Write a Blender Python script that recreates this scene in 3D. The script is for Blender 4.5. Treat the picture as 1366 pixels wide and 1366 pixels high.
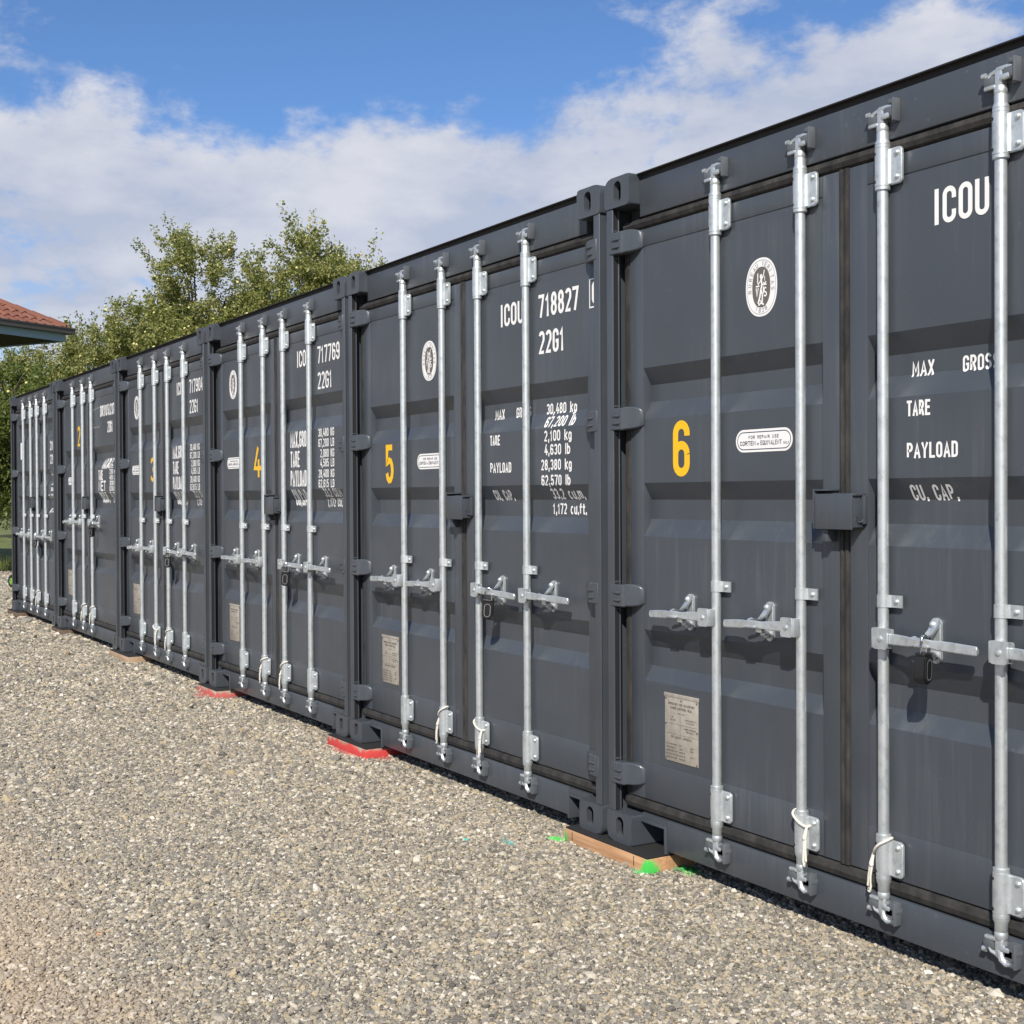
import bpy, bmesh, math, random
from mathutils import Vector, Matrix
import numpy as np
R = math.radians
for o in list(bpy.data.objects): bpy.data.objects.remove(o)
scn = bpy.context.scene
COL = scn.collection
rnd = random.Random(7)

# ------------------------------------------------------------------ camera, world, sun, exposure
BZ = 0.058                                   # container underside above the gravel
YAW, PIT, ROL = 0.546324, -0.012563, -0.005268
cam_d = bpy.data.cameras.new('camera'); cam = bpy.data.objects.new('camera', cam_d); COL.objects.link(cam)
fw = Vector((-math.cos(YAW)*math.cos(PIT), math.sin(YAW)*math.cos(PIT), math.sin(PIT)))
rt = fw.cross(Vector((0, 0, 1))).normalized(); up = rt.cross(fw)
r2 = rt*math.cos(ROL)+up*math.sin(ROL); u2 = -rt*math.sin(ROL)+up*math.cos(ROL)
CAM = Vector((4.158386, -2.960665, 1.355986+BZ))
cam.matrix_world = Matrix(((r2.x, u2.x, -fw.x, CAM.x), (r2.y, u2.y, -fw.y, CAM.y), (r2.z, u2.z, -fw.z, CAM.z), (0, 0, 0, 1)))
cam_d.sensor_width = 36; cam_d.lens = 36*1721.457/1366; cam_d.clip_end = 3000; cam_d.clip_start = .05
scn.camera = cam
SUN_L = Vector((-1.08, 1.0, -1.25)).normalized()      # direction the light travels
sun_el = math.asin(-SUN_L.z); sun_az = math.atan2(-SUN_L.x, -SUN_L.y)
sd = bpy.data.lights.new('sun', 'SUN'); sd.energy = 5.0; sd.angle = R(.5); sd.color = (1, .925, .815)
so = bpy.data.objects.new('sun', sd); COL.objects.link(so)
so.rotation_euler = SUN_L.to_track_quat('-Z', 'Y').to_euler()
scn.view_settings.view_transform = 'Standard'; scn.view_settings.look = 'None'
scn.view_settings.exposure = 0.16; scn.view_settings.gamma = 1
cy = scn.cycles; cy.use_denoising = True; cy.max_bounces = 4; cy.diffuse_bounces = 2; cy.glossy_bounces = 2; cy.transmission_bounces = 2; cy.use_adaptive_sampling = True; cy.adaptive_threshold = .015

SKY = (2.6, (9.014, .306, .254))
def build_world():
    w = bpy.data.worlds.new('World'); scn.world = w; w.use_nodes = True
    nt = w.node_tree; N = nt.nodes; L = nt.links; N.clear()
    out = N.new('ShaderNodeOutputWorld'); bg = N.new('ShaderNodeBackground')
    sky = N.new('ShaderNodeTexSky'); sky.sky_type = 'NISHITA'; sky.sun_disc = False
    sky.sun_elevation = sun_el; sky.sun_rotation = sun_az
    sky.altitude = 300; sky.air_density = 1.0; sky.dust_density = .35; sky.ozone_density = 1.8
    tc = N.new('ShaderNodeTexCoord')
    def math_(op, a, b=None, c=None):
        n = N.new('ShaderNodeMath'); n.operation = op
        for i, v in enumerate((a, b, c)):
            if v is None: continue
            if isinstance(v, (int, float)): n.inputs[i].default_value = v
            else: L.new(v, n.inputs[i])
        return n.outputs[0]
    sx = N.new('ShaderNodeSeparateXYZ'); L.new(tc.outputs['Generated'], sx.inputs[0])
    el = sx.outputs['Z']
    def noise(scale, det, rough, dist, loc, stretch=2.0):
        n = N.new('ShaderNodeTexNoise'); n.inputs['Scale'].default_value = scale; n.inputs['Detail'].default_value = det
        n.inputs['Roughness'].default_value = rough; n.inputs['Distortion'].default_value = dist
        m = N.new('ShaderNodeMapping'); m.inputs['Location'].default_value = loc; m.inputs['Scale'].default_value = (1, 1, stretch)
        L.new(tc.outputs['Generated'], m.inputs[0]); L.new(m.outputs[0], n.inputs['Vector'])
        return n.outputs['Fac']
    def rng(v, a, b, c, d, smooth=False):
        n = N.new('ShaderNodeMapRange'); L.new(v, n.inputs[0])
        if smooth: n.interpolation_type = 'SMOOTHSTEP'
        for i, q in enumerate((a, b, c, d)): n.inputs[i+1].default_value = q
        return n.outputs[0]
    big = noise(SKY[0], 2, .5, .0, SKY[1])
    n1 = noise(9.5, 10, .60, .12, (4.0, .9, .4))
    n2 = noise(24, 8, .6, .2, (2.0, 1, 0), 1.6)
    n3 = noise(7, 6, .55, 0, (5, 3, 1), 2.6)
    # a bank of cloud low over the horizon, breaking into puffs and wisps higher up
    bias = math_('ADD', rng(el, .20, .335, .26, -.12), math_('MULTIPLY', math_('SUBTRACT', big, .5), 1.1))
    d = math_('ADD', math_('ADD', math_('MULTIPLY', n1, .68), math_('MULTIPLY', n2, .32)), bias)
    cov = math_('MAXIMUM', rng(d, .44, .625, 0, .95, True), rng(el, .05, .15, .92, 0))
    core = rng(d, .56, .80, 0, 1)
    tone = math_('ADD', math_('MULTIPLY', n3, .55), math_('MULTIPLY', n1, .45))
    lit = rng(tone, .40, .60, 0, 1)
    cm = N.new('ShaderNodeMix'); cm.data_type = 'RGBA'; L.new(lit, cm.inputs[0])
    cm.inputs[6].default_value = (4.9, 5.4, 6.7, 1); cm.inputs[7].default_value = (7.2, 7.3, 7.9, 1)
    tint = N.new('ShaderNodeMix'); tint.data_type = 'RGBA'; tint.blend_type = 'MULTIPLY'; tint.inputs[0].default_value = 1
    L.new(sky.outputs[0], tint.inputs[6]); tint.inputs[7].default_value = (.75, 1.0, 1.33, 1)
    mx = N.new('ShaderNodeMix'); mx.data_type = 'RGBA'; L.new(cov, mx.inputs[0])
    L.new(tint.outputs[2], mx.inputs[6]); L.new(cm.outputs[2], mx.inputs[7])
    L.new(mx.outputs[2], bg.inputs[0]); bg.inputs[1].default_value = .09
    L.new(bg.outputs[0], out.inputs[0])
    w.cycles.sampling_method = 'MANUAL'; w.cycles.sample_map_resolution = 256
build_world()

# ------------------------------------------------------------------ helpers
def new_obj(name, mesh, parent=None, loc=None, label=None, cat=None, group=None, kind=None):
    o = bpy.data.objects.new(name, mesh); COL.objects.link(o)
    if parent: o.parent = parent
    if loc is not None: o.location = loc
    if label: o['label'] = label
    if cat: o['category'] = cat
    if group: o['group'] = group
    if kind: o['kind'] = kind
    return o
def thing(name, loc, label, cat, group=None):
    return new_obj(name, None, None, loc, label, cat, group)
def copy_tree(o, parent=None):
    c = o.copy(); COL.objects.link(c); c.parent = parent
    for ch in list(o.children): copy_tree(ch, c)
    return c
def finish(bm, name, mat, angle=35, smooth=True):
    bm.normal_update()
    if smooth:
        ca = math.cos(R(angle))
        for f in bm.faces: f.smooth = True
        for e in bm.edges:
            if len(e.link_faces) == 2:
                e.smooth = e.link_faces[0].normal.dot(e.link_faces[1].normal) > ca
    me = bpy.data.meshes.new(name); bm.to_mesh(me); bm.free()
    if mat is not None:
        for m in (mat if isinstance(mat, (list, tuple)) else [mat]): me.materials.append(m)
    return me
def box(bm, x0, x1, y0, y1, z0, z1, bev=0, seg=2):
    b = bmesh.new() if bev else bm
    v = [b.verts.new((x, y, z)) for x in (x0, x1) for y in (y0, y1) for z in (z0, z1)]
    for f in ((0, 1, 3, 2), (4, 6, 7, 5), (0, 4, 5, 1), (2, 3, 7, 6), (0, 2, 6, 4), (1, 5, 7, 3)):
        b.faces.new([v[i] for i in f])
    if bev:
        bmesh.ops.bevel(b, geom=list(b.edges), offset=bev, segments=seg, affect='EDGES', profile=.5)
        merge(bm, b)
def merge(bm, b, mtx=None):
    vm = {}
    for v in b.verts: vm[v] = bm.verts.new(mtx @ v.co if mtx else v.co)
    for f in b.faces:
        try:
            nf = bm.faces.new([vm[v] for v in f.verts]); nf.material_index = f.material_index
        except ValueError: pass
    b.free()
def prism(bm, pts, axis, a, b_):
    """extrude a 2-D outline (CCW) along axis between a and b_"""
    def mk(p, t):
        return (t, p[0], p[1]) if axis == 'x' else ((p[0], t, p[1]) if axis == 'y' else (p[0], p[1], t))
    A = [bm.verts.new(mk(p, a)) for p in pts]; B = [bm.verts.new(mk(p, b_)) for p in pts]
    n = len(pts)
    bm.faces.new(A[::-1]); bm.faces.new(B)
    for i in range(n): bm.faces.new((A[i], A[(i+1) % n], B[(i+1) % n], B[i]))
def lathe(bm, prof, seg=18, c=(0, 0), a0=0, a1=360, closed_caps=True):
    """prof = [(r, z)] around a vertical axis through c"""
    rings = []
    for r, z in prof:
        rings.append([bm.verts.new((c[0]+r*math.cos(2*math.pi*i/seg), c[1]+r*math.sin(2*math.pi*i/seg), z)) for i in range(seg)])
    for a, b in zip(rings, rings[1:]):
        for i in range(seg): bm.faces.new((a[i], a[(i+1) % seg], b[(i+1) % seg], b[i]))
    bm.faces.new(rings[0][::-1]); bm.faces.new(rings[-1])
def tube(bm, pts, r, seg=8, cap=True):
    P = [Vector(p) for p in pts]; rings = []; ref = Vector((0, 0, 1))
    for i, p in enumerate(P):
        t = (P[min(i+1, len(P)-1)]-P[max(i-1, 0)]).normalized()
        a = t.cross(ref)
        if a.length < 1e-3: a = t.cross(Vector((1, 0, 0)))
        a.normalize(); b = t.cross(a); rr = r[i] if isinstance(r, (list, tuple)) else r
        rings.append([bm.verts.new(p+(a*math.cos(2*math.pi*k/seg)+b*math.sin(2*math.pi*k/seg))*rr) for k in range(seg)])
    for A, B in zip(rings, rings[1:]):
        for k in range(seg):
            bm.faces.new((A[k], A[(k+1) % seg], B[(k+1) % seg], B[k]))
    if cap:
        bm.faces.new(rings[0][::-1]); bm.faces.new(rings[-1])
def fix(bm):
    bmesh.ops.recalc_face_normals(bm, faces=list(bm.faces))
def rrect(x0, x1, z0, z1, r, n=5):
    if not isinstance(r, (tuple, list)): r = (r,)*4          # bl, br, tr, tl
    out = []
    for (cx, cz, a), rr in zip(((x0, z0, 180), (x1, z0, 270), (x1, z1, 0), (x0, z1, 90)), r):
        ox = cx+rr if cx == x0 else cx-rr; oz = cz+rr if cz == z0 else cz-rr
        for i in range(n+1):
            t = R(a+90*i/n); out.append((ox+rr*math.cos(t), oz+rr*math.sin(t)))
    return out

# ------------------------------------------------------------------ materials
def mat(name, col, rough=.5, metal=0, spec=.5):
    m = bpy.data.materials.new(name); m.use_nodes = True
    b = m.node_tree.nodes['Principled BSDF']
    b.inputs['Base Color'].default_value = (*col, 1); b.inputs['Roughness'].default_value = rough; b.inputs['Metallic'].default_value = metal
    b.inputs['Specular IOR Level'].default_value = spec
    return m
class NT:
    def __init__(s, m): s.m = m; s.t = m.node_tree; s.N = s.t.nodes; s.L = s.t.links; s.b = s.N.get('Principled BSDF')
    def n(s, typ, **kw):
        nd = s.N.new(typ)
        for k, v in kw.items(): setattr(nd, k, v)
        return nd
    def put(s, sock, v):
        if isinstance(v, (int, float)): sock.default_value = v
        elif isinstance(v, (tuple, list)): sock.default_value = (*v, 1) if len(v) == 3 and sock.type == 'RGBA' else v
        else: s.L.new(v, sock)
    def pos(s): return s.n('ShaderNodeNewGeometry').outputs['Position']
    def obj(s): return s.n('ShaderNodeTexCoord').outputs['Object']
    def mapping(s, v, scale=(1, 1, 1), loc=(0, 0, 0)):
        n = s.n('ShaderNodeMapping'); s.L.new(v, n.inputs[0]); n.inputs['Scale'].default_value = scale; n.inputs['Location'].default_value = loc; return n.outputs[0]
    def noise(s, v, scale, det=4, rough=.55, dist=0):
        n = s.n('ShaderNodeTexNoise'); s.L.new(v, n.inputs['Vector']); n.inputs['Scale'].default_value = scale
        n.inputs['Detail'].default_value = det; n.inputs['Roughness'].default_value = rough; n.inputs['Distortion'].default_value = dist
        return n.outputs['Fac']
    def rng(s, v, a, b, c=0, d=1):
        n = s.n('ShaderNodeMapRange'); s.L.new(v, n.inputs[0])
        for i, q in enumerate((a, b, c, d)): n.inputs[i+1].default_value = q
        return n.outputs[0]
    def math(s, op, a, b=None):
        n = s.n('ShaderNodeMath', operation=op); s.put(n.inputs[0], a)
        if b is not None: s.put(n.inputs[1], b)
        return n.outputs[0]
    def mix(s, f, a, b, typ='MIX'):
        n = s.n('ShaderNodeMix', data_type='RGBA', blend_type=typ); s.put(n.inputs[0], f); s.put(n.inputs[6], a); s.put(n.inputs[7], b); return n.outputs[2]
    def bump(s, h, strength=.3, dist=.002):
        n = s.n('ShaderNodeBump'); n.inputs['Strength'].default_value = strength; n.inputs['Distance'].default_value = dist
        s.L.new(h, n.inputs['Height']); s.L.new(n.outputs[0], s.b.inputs['Normal'])
    def ramp(s, f, stops):
        n = s.n('ShaderNodeValToRGB'); s.L.new(f, n.inputs[0]); e = n.color_ramp.elements
        while len(e) < len(stops): e.new(.5)
        for el, (p, c) in zip(e, stops): el.position = p; el.color = (*c, 1)
        return n.outputs[0]

def paint_mat(name, col, dust=.8):
    m = mat(name, col, .42); t = NT(m); p = t.pos()
    big = t.noise(p, 2.3, 2, .6); streak = t.noise(t.mapping(p, (34, 34, 1.6)), 1, 3, .65)
    c = t.mix(t.rng(big, .3, .7), tuple(v*.92 for v in col), tuple(v*1.08 for v in col))
    dm = t.math('MULTIPLY', t.rng(streak, .48, .8), t.rng(big, .40, .62))
    c = t.mix(t.math('MULTIPLY', dm, .24*dust), c, (.22, .21, .195))
    sp = t.rng(t.noise(p, 70, 0, .4), .80, .84)
    c = t.mix(t.math('MULTIPLY', sp, .12*dust), c, (.30, .28, .26))
    t.put(t.b.inputs['Base Color'], c); t.put(t.b.inputs['Roughness'], t.rng(streak, .2, .8, .29, .46))
    t.bump(t.noise(p, 7, 0, .5), .22, .006)
    return m
PAINT = paint_mat('anthracite_paint', (.058, .0685, .082))
GALV = mat('galvanised_steel', (.7, .73, .735), .42, .72); t = NT(GALV); p = t.pos()
f = t.noise(t.mapping(p, (38, 38, 26)), 1, 6, .62)
t.put(t.b.inputs['Base Color'], t.ramp(f, [(.28, (.42, .455, .465)), (.5, (.62, .665, .675)), (.78, (.76, .80, .81))])); t.put(t.b.inputs['Roughness'], t.rng(f, .2, .8, .56, .36))
t.bump(t.noise(p, 120, 3), .15, .001)
GASK = mat('door_gasket_rubber', (.05, .044, .038), .8); t = NT(GASK); p = t.pos()
f = t.noise(t.mapping(p, (26, 26, 10)), 1, 6, .65); f2 = t.noise(p, 90, 3, .7)
t.put(t.b.inputs['Base Color'], t.mix(t.math('MULTIPLY', t.rng(f, .35, .75), t.rng(f2, .2, .8, .5, 1)), (.014, .014, .0138), (.068, .063, .057))); t.bump(f2, .4, .002)
WHITE = mat('white_lettering', (.82, .815, .80), .55); YEL = mat('yellow_vinyl', (.88, .50, .010), .45)
DARKV = mat('emblem_grey_brown', (.13, .115, .10), .6); BLUEK = mat('navy_print', (.03, .04, .09), .6); GREYP = mat('grey_print', (.30, .31, .33), .6)
PLATE = mat('data_plate_metal', (.46, .42, .36), .45, .35); t = NT(PLATE)
t.put(t.b.inputs['Base Color'], t.mix(t.rng(t.noise(t.pos(), 40, 4), .3, .7), (.40, .365, .31), (.52, .475, .41)))
PRINT = mat('plate_print', (.12, .10, .085), .6)
KEEP = paint_mat('keeper_paint', (.10, .112, .125), .4)
BLACKR = mat('black_rubber', (.012, .012, .013), .75); BLACK = mat('black_plastic', (.012, .012, .013), .38); CHROME = mat('shackle_chrome', (.7, .71, .73), .2, 1)
RING = mat('padlock_ring', (.33, .33, .34), .4, .4)
ROPE = mat('white_cord', (.68, .645, .57), .85)
RUBBER = mat('rubber_pad', (.016, .016, .017), .8); DARKIN = mat('dark_inner_shade', (.012, .013, .015), .8)  # casting cavity shade is put into a near-black colour; floor shares it
SEAL = mat('roof_edge_shade', (.02, .02, .022), .7)  # shade below the roof lip is put into this near-black colour

def wood_mat(name, spray=None, base=(.50, .265, .125), hi=(.62, .37, .20)):
    m = mat(name, base, .75); t = NT(m); o = t.obj()
    g = t.noise(t.mapping(o, (3, 60, 60)), 1, 6, .6, .6); k = t.noise(t.mapping(o, (5, 9, 9), (2, 2, 2)), 1, 3)
    c = t.mix(t.rng(g, .32, .68), tuple(v*.82 for v in base), hi); c = t.mix(t.math('MULTIPLY', t.rng(t.noise(t.mapping(o, (2, 170, 170), (5, 1, 3)), 1, 3), .52, .7), .45), c, tuple(v*.5 for v in base)); c = t.mix(t.math('MULTIPLY', t.rng(k, .6, .8), .5), c, tuple(v*.45 for v in base))
    if spray:
        sp = t.n('ShaderNodeSeparateXYZ'); t.L.new(o, sp.inputs[0])
        if spray == 'green':          # only at the ends of the board
            e = t.math('MAXIMUM', t.rng(sp.outputs[0], .215, .27), t.rng(sp.outputs[0], -.235, -.285)); e = t.math('MULTIPLY', e, t.rng(sp.outputs[1], -.04, -.105))
            zz = t.rng(sp.outputs[2], .065, .005)
            fac = t.math('MULTIPLY', e, t.math('ADD', zz, .15)); fac = t.rng(t.math('ADD', fac, t.math('MULTIPLY', t.noise(t.mapping(o, (60, 60, 18)), 1, 3), .7)), .62, .95)
            c = t.mix(fac, c, (.06, .55, .08))
        else:
            col, top = spray
            zz = t.rng(sp.outputs[2], top, 0)
            fac = t.rng(t.math('ADD', zz, t.math('MULTIPLY', t.noise(t.mapping(o, (22, 22, 5)), 1, 2), 1.5)), .70, 1.1)
            c = t.mix(t.math('MULTIPLY', fac, .9), c, col)
    t.put(t.b.inputs['Base Color'], c); t.bump(g, .3, .002)
    return m

# ------------------------------------------------------------------ stroke lettering
def arc(cx, cy, rx, ry, a0, a1, n=9):
    return [(cx+rx*math.cos(R(a0+(a1-a0)*i/n)), cy+ry*math.sin(R(a0+(a1-a0)*i/n))) for i in range(n+1)]
def glyph(ch, q):
    """strokes in a unit cell; q = height-normalised radius of round ends. (points, closed)"""
    A = arc
    lo = lambda: A(.5, q, .5, q, 180, 360); hi = lambda: A(.5, 1-q, .5, q, 0, 180)
    xh = .72
    G = {
     '0': [(hi()+lo(), 1)], 'O': [(hi()+lo(), 1)], 'Q': [(hi()+lo(), 1), ([(.55, .25), (1.05, -.05)], 0)],
     '1': [([(.05, .80), (.55, 1.0), (.55, 0)], 0)], 'I': [([(.5, 0), (.5, 1)], 0)],
     '2': [(A(.5, 1-q, .5, q, 170, 0)+[(1, .62), (0, .0), (1.05, 0)], 0)],
     '3': [(A(.5, .755, .5, .245, 165, -90), 0), (A(.5, .26, .5, .26, 90, -165), 0)],
     '4': [([(.62, 1), (0, .27), (1.12, .27)], 0), ([(.78, .52), (.78, 0)], 0)],
     '5': [([(1, 1), (.06, 1), (.03, .53)]+A(.5, .31, .5, .31, 125, -165), 0)],
     '6': [([(1, .76)]+hi()+lo()+[(1, .56-q)], 0), (A(.5, .57-q, .5, q, 0, 176), 0)],
     '7': [([(-.02, 1), (1, 1), (.36, 0)], 0)],
     '8': [(A(.5, .76, .46, .24, 0, 360, 16)[:-1], 1), (A(.5, .265, .5, .265, 0, 360, 16)[:-1], 1)],
     '9': [([(0, .24)]+[(1-x, 1-y) for x, y in hi()+lo()+[(1, .56-q)]], 0), ([(1-x, 1-y) for x, y in A(.5, .57-q, .5, q, 0, 176)], 0)],
     'A': [([(0, 0), (.5, 1), (1, 0)], 0), ([(.17, .28), (.83, .28)], 0)],
     'B': [([(0, 0), (0, 1)]+A(.5, .76, .45, .24, 90, -90)+[(0, .52)], 0), ([(.45, .52)]+A(.5, .26, .5, .26, 90, -90)+[(0, 0)], 0)],
     'C': [([(1, .68)]+hi()+lo()+[(1, .32)], 0)],
     'D': [([(0, 0), (0, 1)]+A(.5, 1-q, .5, q, 90, 0)+A(.5, q, .5, q, 0, -90), 1)],
     'E': [([(1, 1), (0, 1), (0, 0), (1, 0)], 0), ([(0, .52), (.85, .52)], 0)],
     'F': [([(1, 1), (0, 1), (0, 0)], 0), ([(0, .52), (.85, .52)], 0)],
     'G': [([(1, .72)]+hi()+lo()+[(1, .46), (.5, .46)], 0)],
     'H': [([(0, 0), (0, 1)], 0), ([(1, 0), (1, 1)], 0), ([(0, .5), (1, .5)], 0)],
     'K': [([(0, 0), (0, 1)], 0), ([(1, 1), (.05, .42)], 0), ([(.3, .58), (1, 0)], 0)],
     'L': [([(0, 1), (0, 0), (1, 0)], 0)],
     'M': [([(0, 0), (0, 1), (.5, .3), (1, 1), (1, 0)], 0)],
     'N': [([(0, 0), (0, 1), (1, 0), (1, 1)], 0)],
     'P': [([(0, 0), (0, 1)]+A(.5, .74, .5, .26, 90, -90)+[(0, .48)], 0)],
     'R': [([(0, 0), (0, 1)]+A(.5, .75, .5, .25, 90, -90)+[(0, .5)], 0), ([(.5, .5), (1, 0)], 0)],
     'S': [(A(.5, .75, .5, .25, 15, 270)+A(.5, .25, .5, .25, 90, -165)[1:], 0)],
     'T': [([(0, 1), (1, 1)], 0), ([(.5, 1), (.5, 0)], 0)],
     'U': [([(0, 1.07)]+lo()+[(1, 1.07)], 0)], 'V': [([(0, 1), (.5, 0), (1, 1)], 0)],
     'X': [([(0, 0), (1, 1)], 0), ([(0, 1), (1, 0)], 0)],
     'Y': [([(0, 1), (.5, .45), (1, 1)], 0), ([(.5, .45), (.5, 0)], 0)],
     'k': [([(0, 0), (0, 1)], 0), ([(.95, xh), (.05, .32)], 0), ([(.3, .42), (1, 0)], 0)],
     'g': [(A(.5, xh*.5, .5, xh*.5, 0, 360, 14)[:-1], 1), ([(1, xh), (1, -.08)]+A(.5, -.08, .5, .17, 0, -150), 0)],
     'l': [([(.5, 0), (.5, 1)], 0)],
     'b': [([(0, 0), (0, 1)], 0), (A(.5, xh*.5, .5, xh*.5, 0, 360, 14)[:-1], 1)],
     'c': [(A(.5, xh*.5, .5, xh*.5, 50, 310, 12), 0)],
     'u': [([(0, xh)]+A(.5, q*.9, .5, q*.9, 180, 360)+[(1, xh)], 0), ([(1, xh), (1, 0)], 0)],
     'm': [([(0, 0), (0, xh)], 0), ([(0, xh*.62)]+A(.27, xh*.75, .25, xh*.25, 170, 0)+[(.52, 0)], 0), ([(.52, xh*.62)]+A(.77, xh*.75, .25, xh*.25, 170, 0)+[(1.02, 0)], 0)],
     'f': [([(1, 1), (.6, 1)]+A(.6, .85, .35, .15, 90, 180)+[(.25, 0)], 0), ([(0, xh), (.9, xh)], 0)],
     't': [([(.4, .95), (.4, .15), (.55, 0), (1, 0)], 0), ([(0, xh), (.95, xh)], 0)],
     'o': [(A(.5, xh*.5, .5, xh*.5, 0, 360, 14)[:-1], 1)], 'r': [([(0, 0), (0, xh)], 0), (A(.55, xh*.6, .5, xh*.4, 160, 60, 4), 0)],
     '.': [([(.5, -.065), (.5, .07)], 0)], ',': [([(.55, .07), (.35, -.16)], 0)], '-': [([(0, .5), (1, .5)], 0)],
    }
    return G.get(ch, [])
NARROW = {'I': .3, '1': .62, '.': .1, ',': .25, 'l': .1, ' ': .75, 'M': 1.25, 'm': 1.45, 'f': .7, 't': .7, 'A': 1.12, 'L': .9, 'Y': 1.1}
def strokes_to(bm, pts, closed, th, mtx, y):
    P = [Vector(p) for p in pts]; n = len(P)
    if n < 2: return
    if not closed and n <= 6:
        P[0] = P[0]+(P[0]-P[1]).normalized()*th*.48; P[-1] = P[-1]+(P[-1]-P[-2]).normalized()*th*.48
    Q = []
    for i in range(n):
        a = P[i]-P[i-1] if (i > 0 or closed) else P[1]-P[0]
        b = P[(i+1) % n]-P[i] if (i < n-1 or closed) else P[i]-P[i-1]
        if a.length < 1e-9: a = b
        if b.length < 1e-9: b = a
        a = a.normalized(); b = b.normalized(); na = Vector((-a.y, a.x)); nb = Vector((-b.y, b.x))
        mm = na+nb
        if mm.length < 1e-4: mm = na
        mm.normalize(); k = min(1/max(mm.dot(na), .35), 1.45)
        Q.append((P[i]+mm*k*th/2, P[i]-mm*k*th/2))
    V = [(bm.verts.new(mtx @ Vector((l.x, y, l.y))), bm.verts.new(mtx @ Vector((r.x, y, r.y)))) for l, r in Q]
    rngn = n if closed else n-1
    for i in range(rngn):
        (l0, r0), (l1, r1) = V[i], V[(i+1) % n]
        try: bm.faces.new((l0, r0, r1, l1))
        except ValueError: pass
def text_width(s, h, w, th, gap): return sum(w*NARROW.get(c, 1)+th+gap for c in s)-gap
def add_text(bm, s, x, z, h, W=None, th=None, gap=None, mtx=None, y=0, fit=None, align='l', xoff=0):
    """baseline at z, cap height h; W centreline width of a letter; fit = total width"""
    th = th or h*.14; W = W or h*.36; gap = h*.1 if gap is None else gap
    if fit:
        tw = text_width(s, h, W, th, gap)
        k = (fit-sum(th for c in s))/max(tw-sum(th for c in s), 1e-6); W *= k; gap *= k
    if align == 'r': x = x-text_width(s, h, W, th, gap)
    if align == 'c': x = x-text_width(s, h, W, th, gap)/2
    mtx = mtx or Matrix.Identity(4); j = 0
    for c in s:
        w = W*NARROW.get(c, 1); hh = h-th
        for pts, cl in glyph(c, min(.5*w/hh, .3)):
            strokes_to(bm, [(x+th/2+px*w, z+th/2+py*hh) for px, py in pts], cl, th, mtx, y-.00012*(j % 5)); j += 1
        x += w+th+gap
    return x

# ------------------------------------------------------------------ door profile
DY, FY, DEEP = .060, .0565, .037
REC_A = [(1.845, 1.780, 1.715, 1.647), (1.403, 1.338, 1.264, 1.197), (.838, .772, .698, .642)]
REC_B = [(2.235, 2.19, 2.10, 2.03), (1.675, 1.625, 1.545, 1.49), (1.385, 1.335, 1.245, 1.19), (.86, .81, .72, .665)]
REC_C = [(1.968, 1.903, 1.832, 1.762), (1.401, 1.336, 1.268, 1.202), (.852, .775, .705, .636)]
RECS = {'A': REC_A, 'B': REC_B, 'C': REC_C}
def profile(recs, z):
    for a, b, c, d in recs:
        if z >= a or z <= d: continue
        if z > b: return DY+DEEP*(a-z)/(a-b)
        if z > c: return DY+DEEP
        return DY+DEEP*(z-d)/(c-d)
    return DY
Z_TOP, Z_BOT = 2.313, .326            # panel edges
def panel_mesh(recs, x0, x1):
    zs = [Z_TOP]+[z for r in recs for z in r]+[Z_BOT]
    front = [(profile(recs, z), z) for z in zs]
    pts = front+[(y+.012, z) for y, z in front[::-1]]
    bm = bmesh.new(); prism(bm, pts, 'x', x0, x1); fix(bm)
    return finish(bm, 'panel', None, 20)
def frame_mesh(x0, x1, xi0, xi1):
    bm = bmesh.new()
    box(bm, x0, xi0, FY, .11, .184, 2.378, .004); box(bm, xi1, x1, FY, .11, .184, 2.378, .004)
    box(bm, xi0, xi1, FY+.0005, .105, Z_TOP-.002, 2.377, .0025); box(bm, xi0, xi1, FY+.0005, .105, .185, Z_BOT+.002, .0025)
    return finish(bm, 'door_frame', PAINT)
def dress(bm, recs, lift=.0012):
    for r in recs:
        for z in r:
            g = list(bm.verts)+list(bm.edges)+list(bm.faces)
            bmesh.ops.bisect_plane(bm, geom=g, plane_co=(0, 0, z), plane_no=(0, 0, 1))
    for v in bm.verts: v.co.y = profile(recs, v.co.z)-lift+v.co.y
def flat_text(name, s, x, z, h, m, recs, th=None, fit=None, W=None, align='l', gap=None):
    """one mesh for each word"""
    th = th or h*.14; W = W or h*.36; gap = h*.1 if gap is None else gap
    if fit:
        k = (fit-len(s)*th)/(text_width(s, h, W, th, gap)-len(s)*th); W *= k; gap *= k
    out = []
    for wd in s.split(' '):
        bm = bmesh.new(); x = add_text(bm, wd, x, z, h, W=W, th=th, gap=gap); dress(bm, recs)
        out.append(finish(bm, name, m, smooth=False)); x += W*NARROW[' ']+th+gap
    return out

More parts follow.
